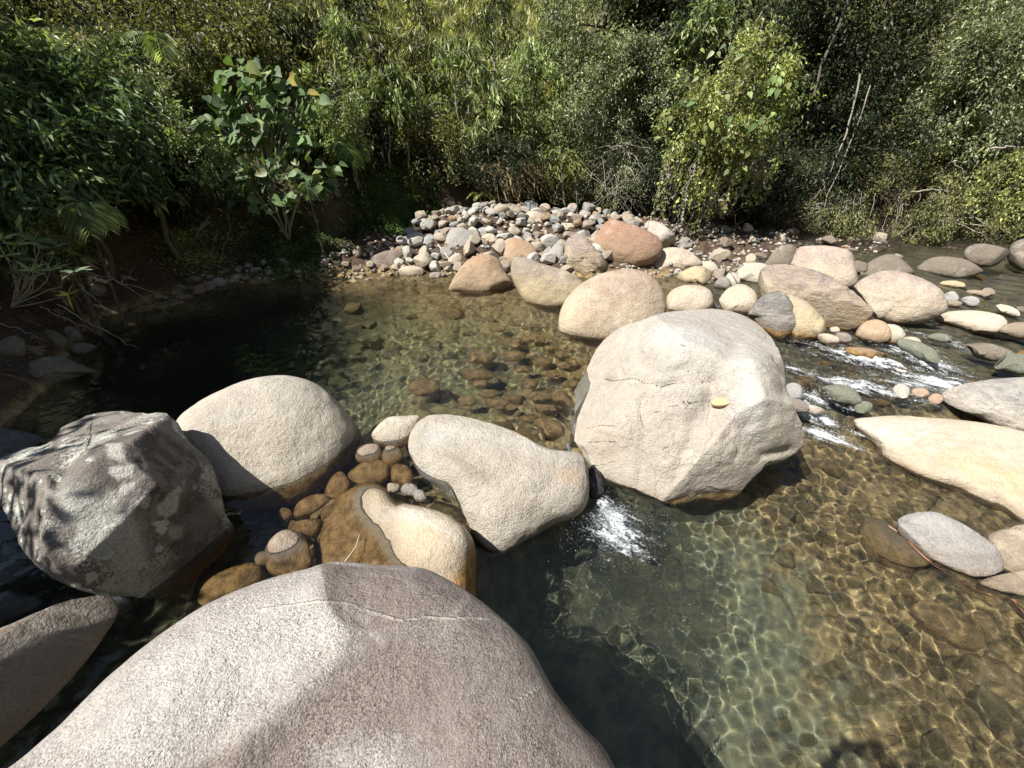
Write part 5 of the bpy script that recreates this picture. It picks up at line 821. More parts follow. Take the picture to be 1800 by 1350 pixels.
bush('shrub', 'mid green understory shrub at the foot of the pair of pale stems', 'shrub', 760, 265, 80, 50, 10.7, LM['olive'], 60, 70, 0.06, 0.32, 0.12, seed=30, droop=0.5)
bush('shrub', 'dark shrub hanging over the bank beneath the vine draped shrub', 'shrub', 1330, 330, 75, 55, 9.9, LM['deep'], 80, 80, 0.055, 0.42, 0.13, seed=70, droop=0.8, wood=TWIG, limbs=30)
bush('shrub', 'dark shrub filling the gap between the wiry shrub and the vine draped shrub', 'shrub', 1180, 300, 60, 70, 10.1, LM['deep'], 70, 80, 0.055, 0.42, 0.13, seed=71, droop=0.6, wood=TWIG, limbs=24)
bush('shrub', 'twiggy olive shrub trailing to the stones under the lianas', 'shrub', 1480, 375, 110, 38, 9.7, LM['olive'], 90, 80, 0.04, 0.42, 0.10, seed=72, droop=0.8, wood=TWIG, limbs=40)
bush('shrub', 'trailing olive shrub above the stream at the far right', 'shrub', 1650, 395, 110, 35, 9.3, LM['olive'], 90, 80, 0.04, 0.42, 0.10, seed=73, droop=0.8, wood=TWIG, limbs=40)
bush('shrub', 'lit shrub between the top right tree and the right edge shrub', 'shrub', 1660, 200, 60, 90, 10.6, LM['pale'], 60, 60, 0.07, 0.42, 0.13, seed=74)
bush('shrub', 'bright leafy branch high in the dark tree at the top', 'shrub', 1240, 40, 55, 45, 10.6, LM['pale'], 30, 40, 0.12, 0.36, 0.14, seed=75, droop=0.6)
bush('shrub', 'pale leaved shrub at the top of the wiry shrub wall', 'shrub', 1130, 110, 70, 70, 11.0, LM['grey'], 80, 60, 0.06, 0.42, 0.13, seed=76)
# left bush of glossy blades
bush('bush', 'glossy dark green bush of long blade leaves at the left edge', 'bush', 100, 235, 175, 110, 6.3, LM['gloss'], 190, 46, 0.115, 0.28, 0.15, seed=31, droop=0.35, base=(-6.1, 6.1))
bush('bush', 'sunlit olive topped bush above the glossy blade bush at the left edge', 'bush', 30, 110, 90, 50, 6.9, LM['pale'], 60, 50, 0.09, 0.3, 0.13, seed=32, base=(-7.2, 6.9))
bush('bush', 'dark broad bladed bush hanging low over the left bank', 'bush', 60, 370, 130, 70, 5.2, LM['gloss'], 70, 36, 0.13, 0.28, 0.13, seed=33, droop=0.6, base=(-5.9, 5.0))
bush('bush', 'small yellow green feathery bush above the left bank twigs', 'bush', 95, 405, 45, 30, 5.0, LM['lime'], 30, 60, 0.04, 0.35, 0.07, seed=34, base=(-5.4, 4.9))
bush('bush', 'fine leaved paler bush growing through the glossy blade bush', 'bush', 190, 200, 110, 90, 6.9, LM['grey'], 70, 60, 0.06, 0.4, 0.11, seed=35, base=(-5.6, 6.9))
bush('bush', 'fine leaved lit bush between the glossy bush and the heart leaved shrub', 'bush', 330, 270, 80, 80, 7.9, LM['pale'], 50, 60, 0.06, 0.4, 0.11, seed=36, droop=0.5)
bush('shrub', 'small leaved green shrub right of the heart leaved shrub', 'shrub', 600, 200, 60, 90, 9.4, LM['pale'], 60, 60, 0.07, 0.35, 0.12, seed=37)
bush('shrub', 'lit bushy growth above the heart leaved shrub', 'shrub', 400, 90, 110, 60, 9.8, LM['olive'], 80, 60, 0.08, 0.4, 0.14, seed=38)
# saplings
SAP = [('tall drooping sapling with two branches forks at the top left of the slope', 640, 330, 610, 20, 10.9, 'pale', 16), ('drooping sapling with a bright white stem near the grassy bank', 683, 285, 690, 110, 10.5, 'pale', 12), ('thin sapling leaning left beside the white stemmed one', 676, 290, 655, 60, 10.7, 'olive', 12), ('sapling with a pale stem leaning left out of the thin pair', 815, 235, 780, 60, 11.2, 'pale', 13), ('straight sapling with a pale stem, right one of the thin pair', 818, 235, 822, 70, 11.3, 'pale', 14), ('leafy drooping sapling in the middle of the bright grass', 912, 230, 925, 60, 11.6, 'pale', 14),
       ('slim dark sapling before the grass slope at the top', 735, 200, 740, 0, 12.4, 'olive', 14), ('dark multi branched sapling below the top edge', 560, 210, 545, 0, 11.6, 'olive', 14), ('sapling reaching the top edge right of the bright grass', 975, 210, 985, 0, 12.0, 'grey', 13), ('short pale sapling leaning over the stone bar', 1000, 345, 985, 262, 10.2, 'lime', 8), ('dark slim sapling left of the white stemmed one', 600, 260, 590, 70, 10.9, 'olive', 12),
       ('sapling with a dark bent stem at the top left of the bright grass', 655, 215, 625, -20, 12.2, 'dark', 13), ('olive sapling between the white stemmed one and the thin pair', 742, 240, 738, 70, 11.6, 'olive', 13), ('tall thin dark sapling crossing the bright grass', 862, 215, 868, -10, 12.8, 'dark', 12), ('sapling at the right border of the bright grass', 1000, 215, 1010, 30, 11.8, 'pale', 13), ('leaning dark sapling above the palm like fern', 520, 215, 500, 20, 11.3, 'dark', 13), ('thin olive sapling beside the leaning dark one', 575, 200, 590, -10, 12.0, 'olive', 13), ('short drooping sapling at the foot of the grass slope', 850, 250, 862, 140, 11.0, 'pale', 11), ('small sapling left of the light leafy shrub', 885, 250, 880, 150, 11.3, 'olive', 10), ('pale sapling just right of the white stem', 715, 270, 722, 130, 10.7, 'pale', 12)]
for i, (lb, xb, yb, xt, yt, Y, m, nb) in enumerate(SAP):
    sapling(lb, xb, yb, xt, yt, Y, LM[m], nb + 5, seed=400 + i, L=0.20 if Y < 12 else 0.16, per=34)
# heart leaved shrub: every leaf a part
def heart_shrub(label, base, stems, seed, Lf, mat, yellow=3):
    rs = np.random.default_rng(seed); g = gz(*base); o = np.array([base[0], base[1], g]); root = empty('shrub', o.tolist()); tagp(root, label, 'shrub')
    V, F = leaves_mesh(np.zeros((1, 3)), np.array([[1.0, 0, 0]]), np.array([[0, 0, 1.0]]), np.array([1.0]), np.array([0.86]), True, 0.10); lms = [new_mesh('leaf', V, F, m, True) for m in (LM['heart'], LM['gloss'], LM['lime'], LM['yellow'])]
    for (px, py, Y, n, sp) in stems:
        t = atY(px, py, Y); path = wig(bez(o, o * 0.5 + t * 0.5 + np.array([0, 0, 0.5]), t, 9), 0.02, rs); ac = Acc(); ac.add(*tube(path - o, 0.018, 0.006, 6)); ac.build('stem', TWIG, root)
        for k in range(n):
            p = t + rs.normal(size=3) * np.array([sp, sp * 0.6, sp * 0.7]) - o; L = Lf * rs.uniform(0.6, 1.15); az = rs.uniform(0, 6.28); x = Vector((math.cos(az), math.sin(az) - 0.3, -rs.uniform(0.2, 1.0))).normalized()
            nn = Vector((rs.normal() * 0.35 - 0.25, -0.7 + rs.normal() * 0.3, 0.7)); y = nn.cross(x).normalized(); zz = x.cross(y)
            lf = link('leaf', lms[3 if (k == 0 and yellow > 0) else (1 if rs.random() < 0.2 else (2 if rs.random() < 0.12 else 0))], root); 
            Mx = Matrix((x, y, zz)).transposed().to_4x4(); Mx = Matrix.Translation(Vector(p)) @ Mx @ Matrix.Diagonal((L, L, L, 1)); lf.matrix_local = Mx
        yellow -= 1
heart_shrub('tall shrub with big heart shaped leaves on the left slope', (-4.5, 8.4), [(430, 130, 8.0, 24, .22), (490, 145, 8.2, 22, .2), (530, 175, 8.0, 12, .12), (395, 175, 8.2, 20, .2), (365, 215, 8.0, 18, .2), (440, 230, 8.1, 24, .22), (500, 215, 8.2, 18, .2), (530, 235, 8.0, 8, .1), (470, 185, 8.4, 26, .25)], 41, 0.225, 'heart')
heart_shrub('dark broad leaved shrub hanging over the bank below the heart leaved shrub', (-4.2, 7.9), [(390, 280, 7.7, 28, .22), (450, 305, 7.6, 30, .22), (510, 300, 7.7, 26, .22), (555, 330, 7.6, 20, .18), (500, 345, 7.5, 20, .18), (570, 300, 7.8, 14, .15), (420, 330, 7.5, 20, .18)], 42, 0.19, 'heart', 0)
# fronds (fan of narrow leaflets on arching ribs), each rib a part
def frond_plant(label, px, py, Y, nf, Lr, seed, mat, base=None, cat='fern', face=None):
    rs = np.random.default_rng(seed); c = atY(px, py, Y); bx, by = base or (c[0], c[1]); o = np.array([bx, by, max(gz(bx, by), 0)]); root = empty('fern', o.tolist()); tagp(root, label, cat); crown = np.array([c[0], c[1], max(c[2], o[2] + 0.05)])
    ac = Acc(); ac.add(*tube(bez(o, (o + crown) / 2, crown, 5) - o, 0.02, 0.012, 6)); ac.build('stem', BARK, root)
    for k in range(nf):
        a = rs.uniform(0, 6.28) if face is None else face + rs.normal() * 0.6; d = np.array([math.cos(a), math.sin(a), 0]); ln = Lr * rs.uniform(0.7, 1.1); rib = bez(crown, crown + d * ln * 0.5 + np.array([0, 0, ln * 0.55]), crown + d * ln + np.array([0, 0, -ln * 0.15]), 12)
        t = np.repeat(np.linspace(0.2, 1, 22), 2); idx = t * 11; i0 = np.minimum(idx.astype(int), 10); P = rib[i0] + (rib[i0 + 1] - rib[i0]) * (idx - i0)[:, None]; tg = unit(rib[i0 + 1] - rib[i0]); sd = unit(np.cross(tg, [0, 0, 1.0])) * np.tile([1, -1], 22)[:, None]
        l = ln * 0.42 * np.sin(np.clip(t, 0.15, 1) * 2.7) ; V, F = leaves_mesh(P - o, sd + tg * 0.6 + np.array([0, 0, -0.25]), np.tile([0, 0, 1.0], (44, 1)), l, l * 0.16); A2 = Acc(); A2.add(V, F); A2.add(*tube(rib - o, 0.006, 0.002, 4)); A2.build('frond', mat, root, False)
frond_plant('pale green fan fern above the left bank twigs', 150, 375, 5.2, 5, 0.7, 51, LM['pale'], (-5.3, 5.1), face=-0.4)
frond_plant('arching palm like fern right of the heart leaved shrub', 580, 270, 9.2, 7, 1.0, 52, LM['gloss'])
frond_plant('small fern rosette low on the bank under the broad leaved shrub', 540, 330, 7.7, 6, 0.5, 53, LM['gloss'])
frond_plant('bright fern tuft at the back of the stone bar', 845, 345, 10.3, 7, 0.35, 54, LM['lime'])
frond_plant('drooping fern at the top of the left slope', 290, 90, 9.4, 6, 0.9, 55, LM['pale'])
frond_plant('fan fern in the shade below the glossy blade bush', 270, 345, 7.0, 5, 0.5, 56, LM['gloss'])
# vine draped shrub with hanging strings
root, c, ab, o, rs = bush('shrub', 'sunlit lemon green shrub draped with hanging vines behind the rock row', 'shrub', 1275, 205, 104, 112, 9.1, LM['lime'], 150, 75, 0.06, 0.5, 0.13, seed=61, droop=0.5, limbs=24)
V, F = leaves_mesh(np.zeros((1, 3)), np.array([[1.0, 0, 0]]), np.array([[0, 0, 1.0]]), np.array([1.0]), np.array([0.62]), True, 0.2); vl = [new_mesh('leaf', V, F, m, True) for m in (LM['pale'], LM['lime'], LM['heart'])]
for k in range(110):
    d = unit(rs.normal(size=3) + np.array([0, -0.8, 0.1])); p = c + d * np.array([ab[0], ab[0] * .85, ab[1]]) * rs.uniform(0.9, 1.1) - o; L = rs.uniform(0.09, 0.16); x = Vector((rs.normal(), rs.normal() * 0.5 - 0.3, -0.8)).normalized(); y = Vector((-0.3, -0.8, 0.6)).cross(x).normalized()
    lf = link('leaf', vl[rs.integers(3)], root); lf.matrix_local = Matrix.Translation(Vector(p)) @ Matrix((x, y, x.cross(y))).transposed().to_4x4() @ Matrix.Diagonal((L, L, L, 1))
for k in range(46):
    px = rs.uniform(1170, 1375); top = atY(px, rs.uniform(250, 310), 8.75 + rs.normal() * 0.15); ln = rs.uniform(0.5, 1.35) * (1.1 if px < 1300 else 0.7); ln = min(ln, top[2] - max(gz(top[0], top[1]), 0) - 0.12)
    path = wig(np.stack([top + np.array([rs.normal() * 0.02 - 0.12 * t * rs.random(), 0, -ln * t]) for t in np.linspace(0, 1, 12)]), 0.02, rs); A2 = Acc(); A2.add(*tube(path - o, 0.006, 0.004, 4)); q = rs.integers(1, 12, 44 if k % 2 else 10); P = path[q] + rs.normal(size=(len(q), 3)) * 0.02
    l = rs.uniform(0.04, 0.085, len(q)); A2.add(*leaves_mesh(P - o, rs.normal(size=P.shape) + np.array([0, -.5, -.4]), rs.normal(size=P.shape) + np.array([0, -1, .3]), l, l * 0.85)); A2.build('vine', LM['lime'] if k % 2 else TWIG, root, False)
# bare twigs, lianas, roots
def strands(name, label, cat, pts_list, r0, r1, mat, group=None, part='twig'):
    P0 = np.asarray(pts_list[0][0]); root = empty(name, P0.tolist()); tagp(root, label, cat, group); rs = np.random.default_rng(len(label))
    for pth in pts_list:
        p = np.array(pth, float); t = np.linspace(0, len(p) - 1, 14); i = np.minimum(t.astype(int), len(p) - 2); q = p[i] + (p[i + 1] - p[i]) * (t - i)[:, None]; q[1:-1] += rs.normal(size=(12, 3)) * 0.012
        A2 = Acc(); A2.add(*tube(q - P0, r0, r1, 5)); A2.build(part, mat, root)
strands('liana', 'pale liana hanging straight down before the dark foliage, left one', 'liana', [[atY(1512, 130, 10.2), atY(1500, 190, 10.1), atY(1485, 240, 9.9), atY(1462, 300, 9.7), atY(1445, 325, 9.7), atY(1430, 350, 9.6)], [atY(1446, 315, 9.7), atY(1450, 335, 9.6)]], 0.022, 0.006, TWIG, part='strand')
strands('liana', 'thin wavy liana reaching the ground right of the thicker one', 'liana', [[atY(1530, 150, 10.0), atY(1515, 200, 9.9), atY(1490, 260, 9.7), atY(1465, 320, 9.5), atY(1445, 370, 9.4), atY(1438, 415, 9.3)]], 0.013, 0.006, TWIG, part='strand')
strands('liana', 'brown leaning trunk like liana in the dark tree', 'liana', [[atY(1500, -20, 11), atY(1470, 60, 10.9), atY(1445, 110, 10.8), atY(1430, 170, 10.6)]], 0.035, 0.02, BARK, part='strand')
strands('liana', 'pair of thin lianas above the vine draped shrub', 'liana', [[atY(1340, 20, 10.2), atY(1310, 70, 10.0), atY(1270, 110, 9.8)], [atY(1350, 60, 10.0), atY(1330, 90, 9.9), atY(1318, 120, 9.8)]], 0.009, 0.005, TWIG, part='strand')
rs = np.random.default_rng(77); tw = []
for k in range(26):
    a = atY(1085 + rs.normal() * 35, 300 + rs.normal() * 15, 10.2); b = atY(1095 + rs.normal() * 50, 368 + rs.normal() * 14, 9.9); tw.append([a, (a + b) / 2 + rs.normal(size=3) * 0.12, b])
strands('dead_branches', 'tangle of bare arching twigs at the back of the stone bar', 'branches', tw, 0.007, 0.003, TWIG)
tw = []
for k in range(16):
    px = rs.uniform(1480, 1720); a = atY(px + 12, 340, 9.5); b = atY(px - 15 + rs.normal() * 6, 430, 9.2); tw.append([a, (a + b) / 2 + rs.normal(size=3) * 0.05, b])
strands('hanging_roots', 'thin roots hanging from the dark right bank to the stones', 'roots', tw, 0.006, 0.003, TWIG, part='root')
tw = []
for k in range(10):
    a = atY(1270 + rs.uniform(-10, 100), 360, 9.5); b = a + rs.normal(size=3) * np.array([0.3, 0.1, 0.15]); tw.append([a, (a + b) / 2 + np.array([0, 0, -0.25]), b])
strands('hanging_roots', 'looping bare roots under the vine draped shrub', 'roots', tw, 0.007, 0.003, TWIG, part='root')
strands('branch', 'pale broken branch lying in the right hand shrub', 'branch', [[atY(1600, 338, 9.3), atY(1640, 333, 9.3), atY(1668, 337, 9.3)]], 0.02, 0.012, TWIG)
strands('branch', 'pale branch stub sticking out at the right edge of the shrubs', 'branch', [[atY(1740, 262, 9.4), atY(1775, 258, 9.4), atY(1830, 262, 9.5)]], 0.025, 0.015, TWIG)
strands('twigs', 'long thin bare twigs arching from the left bank down to the pool', 'twigs', [[atY(110, 465, 4.6), atY(200, 490, 4.7), atY(300, 555, 4.9)], [atY(150, 490, 4.6), atY(230, 500, 4.8), atY(350, 545, 5.2)], [atY(100, 535, 4.0), atY(170, 575, 4.0), atY(245, 615, 4.0)], [atY(215, 497, 4.7), atY(236, 472, 4.8)], [atY(70, 540, 4.2), atY(130, 565, 4.3), atY(180, 590, 4.4)], [atY(-20, 562, 3.9), atY(40, 580, 3.9), atY(80, 600, 4.0)], [atY(140, 500, 4.5), atY(170, 530, 4.4), atY(198, 552, 4.4)]], 0.006, 0.002, TWIG)
# lanceolate rosette shrub by the left edge
root = empty('shrub', (-5.3, 3.9, gz(-5.3, 3.9))); tagp(root, 'silvery lance leaved shrub leaning over the water at the left edge', 'shrub'); o = np.array([-5.3, 3.9, gz(-5.3, 3.9)])
V, F = leaves_mesh(np.zeros((1, 3)), np.array([[1.0, 0, 0]]), np.array([[0, 0, 1.0]]), np.array([1.0]), np.array([0.2]), True, 0.2); ll = [new_mesh('leaf', V, F, m, True) for m in (LM['pale'], LM['gloss'], LM['yellow'])]
for (px, py, m) in [(10, 450, 0), (30, 430, 0), (60, 425, 0), (95, 438, 1), (55, 475, 0), (50, 490, 0), (90, 475, 0), (68, 425, 1), (130, 478, 1), (20, 480, 1), (120, 518, 2), (5, 420, 0), (35, 455, 1), (75, 450, 1)]:
    t = atY(px, py, 4.1 + rs.normal() * 0.15); ac = Acc(); ac.add(*tube(wig(bez(atY(20, 540, 4.0), (atY(70, 535, 4.0) + t) / 2, t, 7), 0.01, rs) - o, 0.008, 0.003, 5)); ac.build('stem', TWIG, root)
    for k in range(9):
        L = rs.uniform(0.10, 0.19); x = Vector((rs.normal(), rs.normal(), 0.4 + rs.normal() * 0.4)).normalized(); y = Vector((-0.3, -0.7, 0.7)).cross(x).normalized(); lf = link('leaf', ll[m], root); lf.matrix_local = Matrix.Translation(Vector(t - o)) @ Matrix((x, y, x.cross(y))).transposed().to_4x4() @ Matrix.Diagonal((L, L, L, 1))
# grass and ground cover
def blades(name, label, cat, pts, L, W, mat, seed, lean=0.5, up=1.0):
    rs = np.random.default_rng(seed); n = len(pts); l = L * rs.uniform(0.5, 1.3, n); A = rs.normal(size=(n, 3)) * lean + np.array([0, -0.25, up]); V, F = leaves_mesh(pts, A, rs.normal(size=(n, 3)) + np.array([0, -1, 0.2]), l, np.full(n, W), False, 0.45)
    o = link(name, new_mesh(name, V, F, mat, False)); tagp(o, label, cat, kind='stuff'); return o
def hill_pts(n, x0, x1, y0, y1, seed, clump=0.0, f=None):
    rs = np.random.default_rng(seed); X = rs.uniform(x0, x1, n); Y = rs.uniform(y0, y1, n)
    if clump: P = np.stack([X, Y, 0 * X], -1); k = fbm(P * clump, seed, 2) > -0.1; X, Y = X[k], Y[k]
    if f is not None: k = f(X, Y); X, Y = X[k], Y[k]
    return np.stack([X, Y, bedz(X, Y)], -1)
blades('hill_grass', 'long yellow green grass on the sunlit slope behind the saplings', 'grass', hill_pts(95000, -8, 6, 11.6, 24, 81), 0.30, 0.016, LM['grass'], 82, 0.5, 0.5)
blades('bank_grass', 'short green grass on the bank left of the stone bar', 'grass', hill_pts(26000, -3.4, 3.0, 8.4, 11.5, 83, 1.5, lambda X, Y: corr_dist(X, Y) > 0.1), 0.13, 0.010, LM['green'], 84, 0.5, 0.8)
def patch(name, label, px, py, z, rx, ry, n, seed, mat, L=0.03):
    c = onz(px, py, z); rs = np.random.default_rng(seed); X = c[0] + rs.normal(size=n) * rx; Y = c[1] + rs.normal(size=n) * ry; P = np.stack([X, Y, bedz(X, Y) + rs.uniform(0, 0.09, n)], -1)
    V, F = leaves_mesh(P, rs.normal(size=P.shape) + np.array([0, -.3, .2]), rs.normal(size=P.shape) * 0.4 + np.array([0, -.3, 1]), L * rs.uniform(.6, 1.3, n), L * 0.8 * np.ones(n)); o = link(name, new_mesh(name, V, F, mat, False)); tagp(o, label, 'ground cover', kind='stuff')
patch('ground_cover', 'bright green creeping plants on the bank soil', 520, 420, 0.5, 0.35, 0.38, 12000, 85, LM['green'])
patch('ground_cover', 'small leafy weeds at the left end of the shaded shore', 345, 462, 0.25, 0.25, 0.2, 3500, 86, LM['lime'])
patch('ground_cover', 'dark weeds around the bank boulders', 470, 380, 0.9, 0.6, 0.3, 6000, 87, LM['dark'], 0.045)
patch('ground_cover', 'green weeds on the slope above the stone bar', 680, 360, 0.7, 0.5, 0.4, 9000, 88, LM['green'], 0.04)
rs = np.random.default_rng(90)
dg = np.stack([rs.normal(size=900) * 0.35, rs.normal(size=900) * 0.15, rs.normal(size=900) * 0.1], -1) + atY(905, 300, 10.4)
V, F = leaves_mesh(dg, rs.normal(size=dg.shape) * 0.3 + np.array([0.5, -0.35, -0.7]), rs.normal(size=dg.shape) + np.array([0, -1, .3]), rs.uniform(.25, .6, 900), np.full(900, 0.012), False, 0.2); tagp(link('dry_grass', new_mesh('dry_grass', V, F, LM['straw'], False)), 'brown drooping dry grass hanging above the stone bar', 'dry grass', kind='stuff')
rs = np.random.default_rng(95); n = 5000; X = rs.uniform(-7.2, -1.5, n); Y = rs.uniform(3.0, 9.2, n); k = (corr_dist(X, Y) > -0.55) & (corr_dist(X, Y) < 1.1) & (bedz(X, Y) > 0.06); X, Y = X[k], Y[k]; P = np.stack([X, Y, bedfull(X, Y) + 0.012], -1)
V, F = leaves_mesh(P, rs.normal(size=P.shape) * np.array([1, 1, .2]), rs.normal(size=P.shape) * 0.35 + np.array([0, 0, 1]), rs.uniform(.04, .11, len(P)), rs.uniform(.02, .045, len(P))); tagp(link('leaf_litter', new_mesh('leaf_litter', V, F, LM['straw'], False)), 'dry fallen leaves on the soil of the left bank', 'leaf litter', kind='stuff')
tw = []
for k in range(14):
    px = rs.uniform(180, 420); a = atY(px, 385 + rs.normal() * 12, 7.4); b = atY(px + rs.normal() * 30, 440 + rs.normal() * 15, 7.1); tw.append([a, (a + b) / 2 + rs.normal(size=3) * 0.08, b])
strands('exposed_roots', 'thin exposed roots hanging on the red soil of the left bank', 'roots', tw, 0.009, 0.003, TWIG, part='root')
# undergrowth covering the slope where it shows between the crowns
def under(name, label, x0, x1, y0, y1, n, seed, mat, L, f):
    P = hill_pts(n, x0, x1, y0, y1, seed, 0.8, f); rs = np.random.default_rng(seed); P[:, 2] += rs.uniform(0, 0.55, len(P)) ** 1.5
    V, F = leaves_mesh(P, rs.normal(size=P.shape) + np.array([0, -.4, -.2]), rs.normal(size=P.shape) * 0.6 + np.array([0, -.5, .8]), L * rs.uniform(.6, 1.3, len(P)), L * 0.42 * np.ones(len(P))); tagp(link(name, new_mesh(name, V, F, mat, False)), label, 'undergrowth', kind='stuff')
under('undergrowth', 'dark leafy undergrowth covering the left slope', -14, -3.0, 6.5, 19, 60000, 91, LM['dark'], 0.09, lambda X, Y: (corr_dist(X, Y) > 0.55) & (X < -3.0 - (Y - 9) * 0.15))
under('undergrowth', 'dark leafy undergrowth covering the right slope', 2.2, 17, 9.5, 19, 60000, 92, LM['dark'], 0.09, lambda X, Y: (corr_dist(X, Y) > 0.5) & (X > 2.2 + (Y - 10) * 0.1))
# shade trees standing on the left bank outside the picture
def shade_tree(label, base, h, c, r, n, seed, L=0.16):
    rs = np.random.default_rng(seed); g = gz(*base); o = np.array([base[0], base[1], g]); root = empty('tree', o.tolist()); tagp(root, label, 'tree'); cc, B, A, Nn, l, w = cloud(np.array(c), r, n, 42, 0.30, L, 0.5, 0.3, rs, 0.4)
    V, F = leaves_mesh(B - o, A, Nn, l, w); tagp(link('foliage', new_mesh('foliage', V, F, LM['dark'], False), root), kind='stuff'); ac = Acc(); tr = bez(o, (o + np.array(c)) / 2, np.array(c), 10); ac.add(*tube(tr - o, 0.16, 0.05, 9)); ac.build('trunk', BARK, root); al = Acc()
    for k in rs.choice(len(cc), 20, False): s = tr[rs.integers(4, 10)]; al.add(*tube(bez(s, (s + cc[k]) / 2, cc[k], 6) - o, 0.05, 0.01, 5))
    al.build('limbs', BARK, root)
def shade_c(x, y, h): return (x + SUN[0] / SUN[2] * h, y + SUN[1] / SUN[2] * h, h)
shade_tree('leafy tree on the left bank shading the dark end of the pool', (-8.5, 2.2), 5, shade_c(-5.0, 4.3, 5.0), (2.0, 1.9, 0.9), 190, 101)
shade_tree('tree on the left bank shading the corner of the pool below it', (-8.8, 0.2), 5, shade_c(-4.6, 2.1, 4.6), (1.5, 1.3, 0.7), 120, 102)
shade_tree('thin tree whose leaves dapple the lichen boulder', (-7.0, -1.5), 4, shade_c(-3.0, 1.1, 3.6), (0.85, 0.9, 0.5), 26, 103, 0.10)
shade_tree('tree above the left slope shading the bank soil', (-10.5, 5.5), 6, shade_c(-4.8, 6.9, 4.5), (1.5, 0.9, 0.5), 55, 104)

# yellow rain puddle in the hollow of the big boulder
import mathutils
from mathutils.bvhtree import BVHTree
def surface_hit(label, px, py):
    o = ROCKS[label][0]; me = o.data; vs = [v.co + o.location for v in me.vertices]; bv = BVHTree.FromPolygons(vs, [p.vertices[:] for p in me.polygons]); h = bv.ray_cast(Vector((0, 0, HC)), Vector(raydir(px, py)).normalized()); return np.array(h[0]), np.array(h[1])
def plain(name, col, rough=0.5):
    T = NT(name); T.b.inputs['Base Color'].default_value = (*col, 1); T.b.inputs['Roughness'].default_value = rough; return T.m
P0, N0 = surface_hit('largest pale scarred boulder in the centre with a yellow rain puddle', 1273, 705)
N0 = unit(N0 * 0.6 + np.array([0, -0.1, 1.0])); P0 = P0 + np.array([0, 0, 0.012]); e1 = unit(np.cross([0, 1.0, 0], N0)); e2 = np.cross(N0, e1); t = np.arange(28) / 28 * 2 * np.pi; r = 1 + 0.12 * np.sin(2 * t + 1) + 0.08 * np.sin(3 * t)
ring = (np.cos(t) * r * 0.098)[:, None] * e1 + (np.sin(t) * r * 0.048)[:, None] * e2
V = np.concatenate([ring * 1.02 - N0 * 0.03, ring, [N0 * 0.0]]); i = np.arange(28); j = (i + 1) % 28
pud = link('puddle', new_mesh('puddle', V, [np.stack([i + 28, j + 28, 0 * i + 56], -1), np.stack([i, j, j + 28, i + 28], -1)], plain('ochre_puddle', (0.46, 0.32, 0.17), 0.35), False), loc=P0.tolist()); tagp(pud, 'little ochre puddle in the hollow of the big scarred boulder', 'puddle')
# waterfall splash: droplets and bubbles on and above the lower pool
rs = np.random.default_rng(200); c0 = onz(1062, 905, -0.35); n = 9000; ang = rs.normal(size=n) * 0.75 - 1.25; rad = np.abs(rs.normal(size=n)) * 0.26; X = c0[0] + np.cos(ang) * rad; Y = c0[1] + np.sin(ang) * rad + 0.05
Zz = water_z(X, Y) + np.where(rs.random(n) < 0.2, rs.exponential(0.05, n) * np.exp(-rad * 3), -np.abs(rs.normal(size=n)) * 0.07); sz = rs.uniform(0.0008, 0.0021, n) * np.where(rs.random(n) < .05, 1.7, 1)
U, F = ico(1); V = (np.stack([X, Y, Zz], -1)[:, None] + U[None] * sz[:, None, None]).reshape(-1, 3); Fq = (F[None] + (np.arange(n) * len(U))[:, None, None]).reshape(-1, 3)
o = link('splash_bubbles', new_mesh('splash_bubbles', V, Fq, plain('bubble_white', (0.62, 0.66, 0.68), 0.25))); tagp(o, 'white bubbles and drops where the small fall enters the lower pool', 'splash', kind='stuff')
# droplets thrown up in the rapids
n = 1500; X = []; Y = []
for px, py, a, b, s_ in FOAM:
    c = onz(px, py, 0.0 if py < 680 else -0.12); m = int(n / len(FOAM)); u = rs.normal(size=m) * a * 0.5; v = rs.normal(size=m) * b * 0.6; X.append(c[0] + u * FD[0] + v * FN[0]); Y.append(c[1] + u * FD[1] + v * FN[1])
X = np.concatenate(X); Y = np.concatenate(Y); Zz = water_z(X, Y) + rs.exponential(0.02, len(X)); sz = rs.uniform(0.0015, 0.004, len(X)); V = (np.stack([X, Y, Zz], -1)[:, None] + U[None] * sz[:, None, None]).reshape(-1, 3); Fq = (F[None] + (np.arange(len(X)) * len(U))[:, None, None]).reshape(-1, 3)
o = link('spray', new_mesh('spray', V, Fq, bpy.data.materials['bubble_white'])); tagp(o, 'white drops thrown up by the rapids at the right', 'spray', kind='stuff')
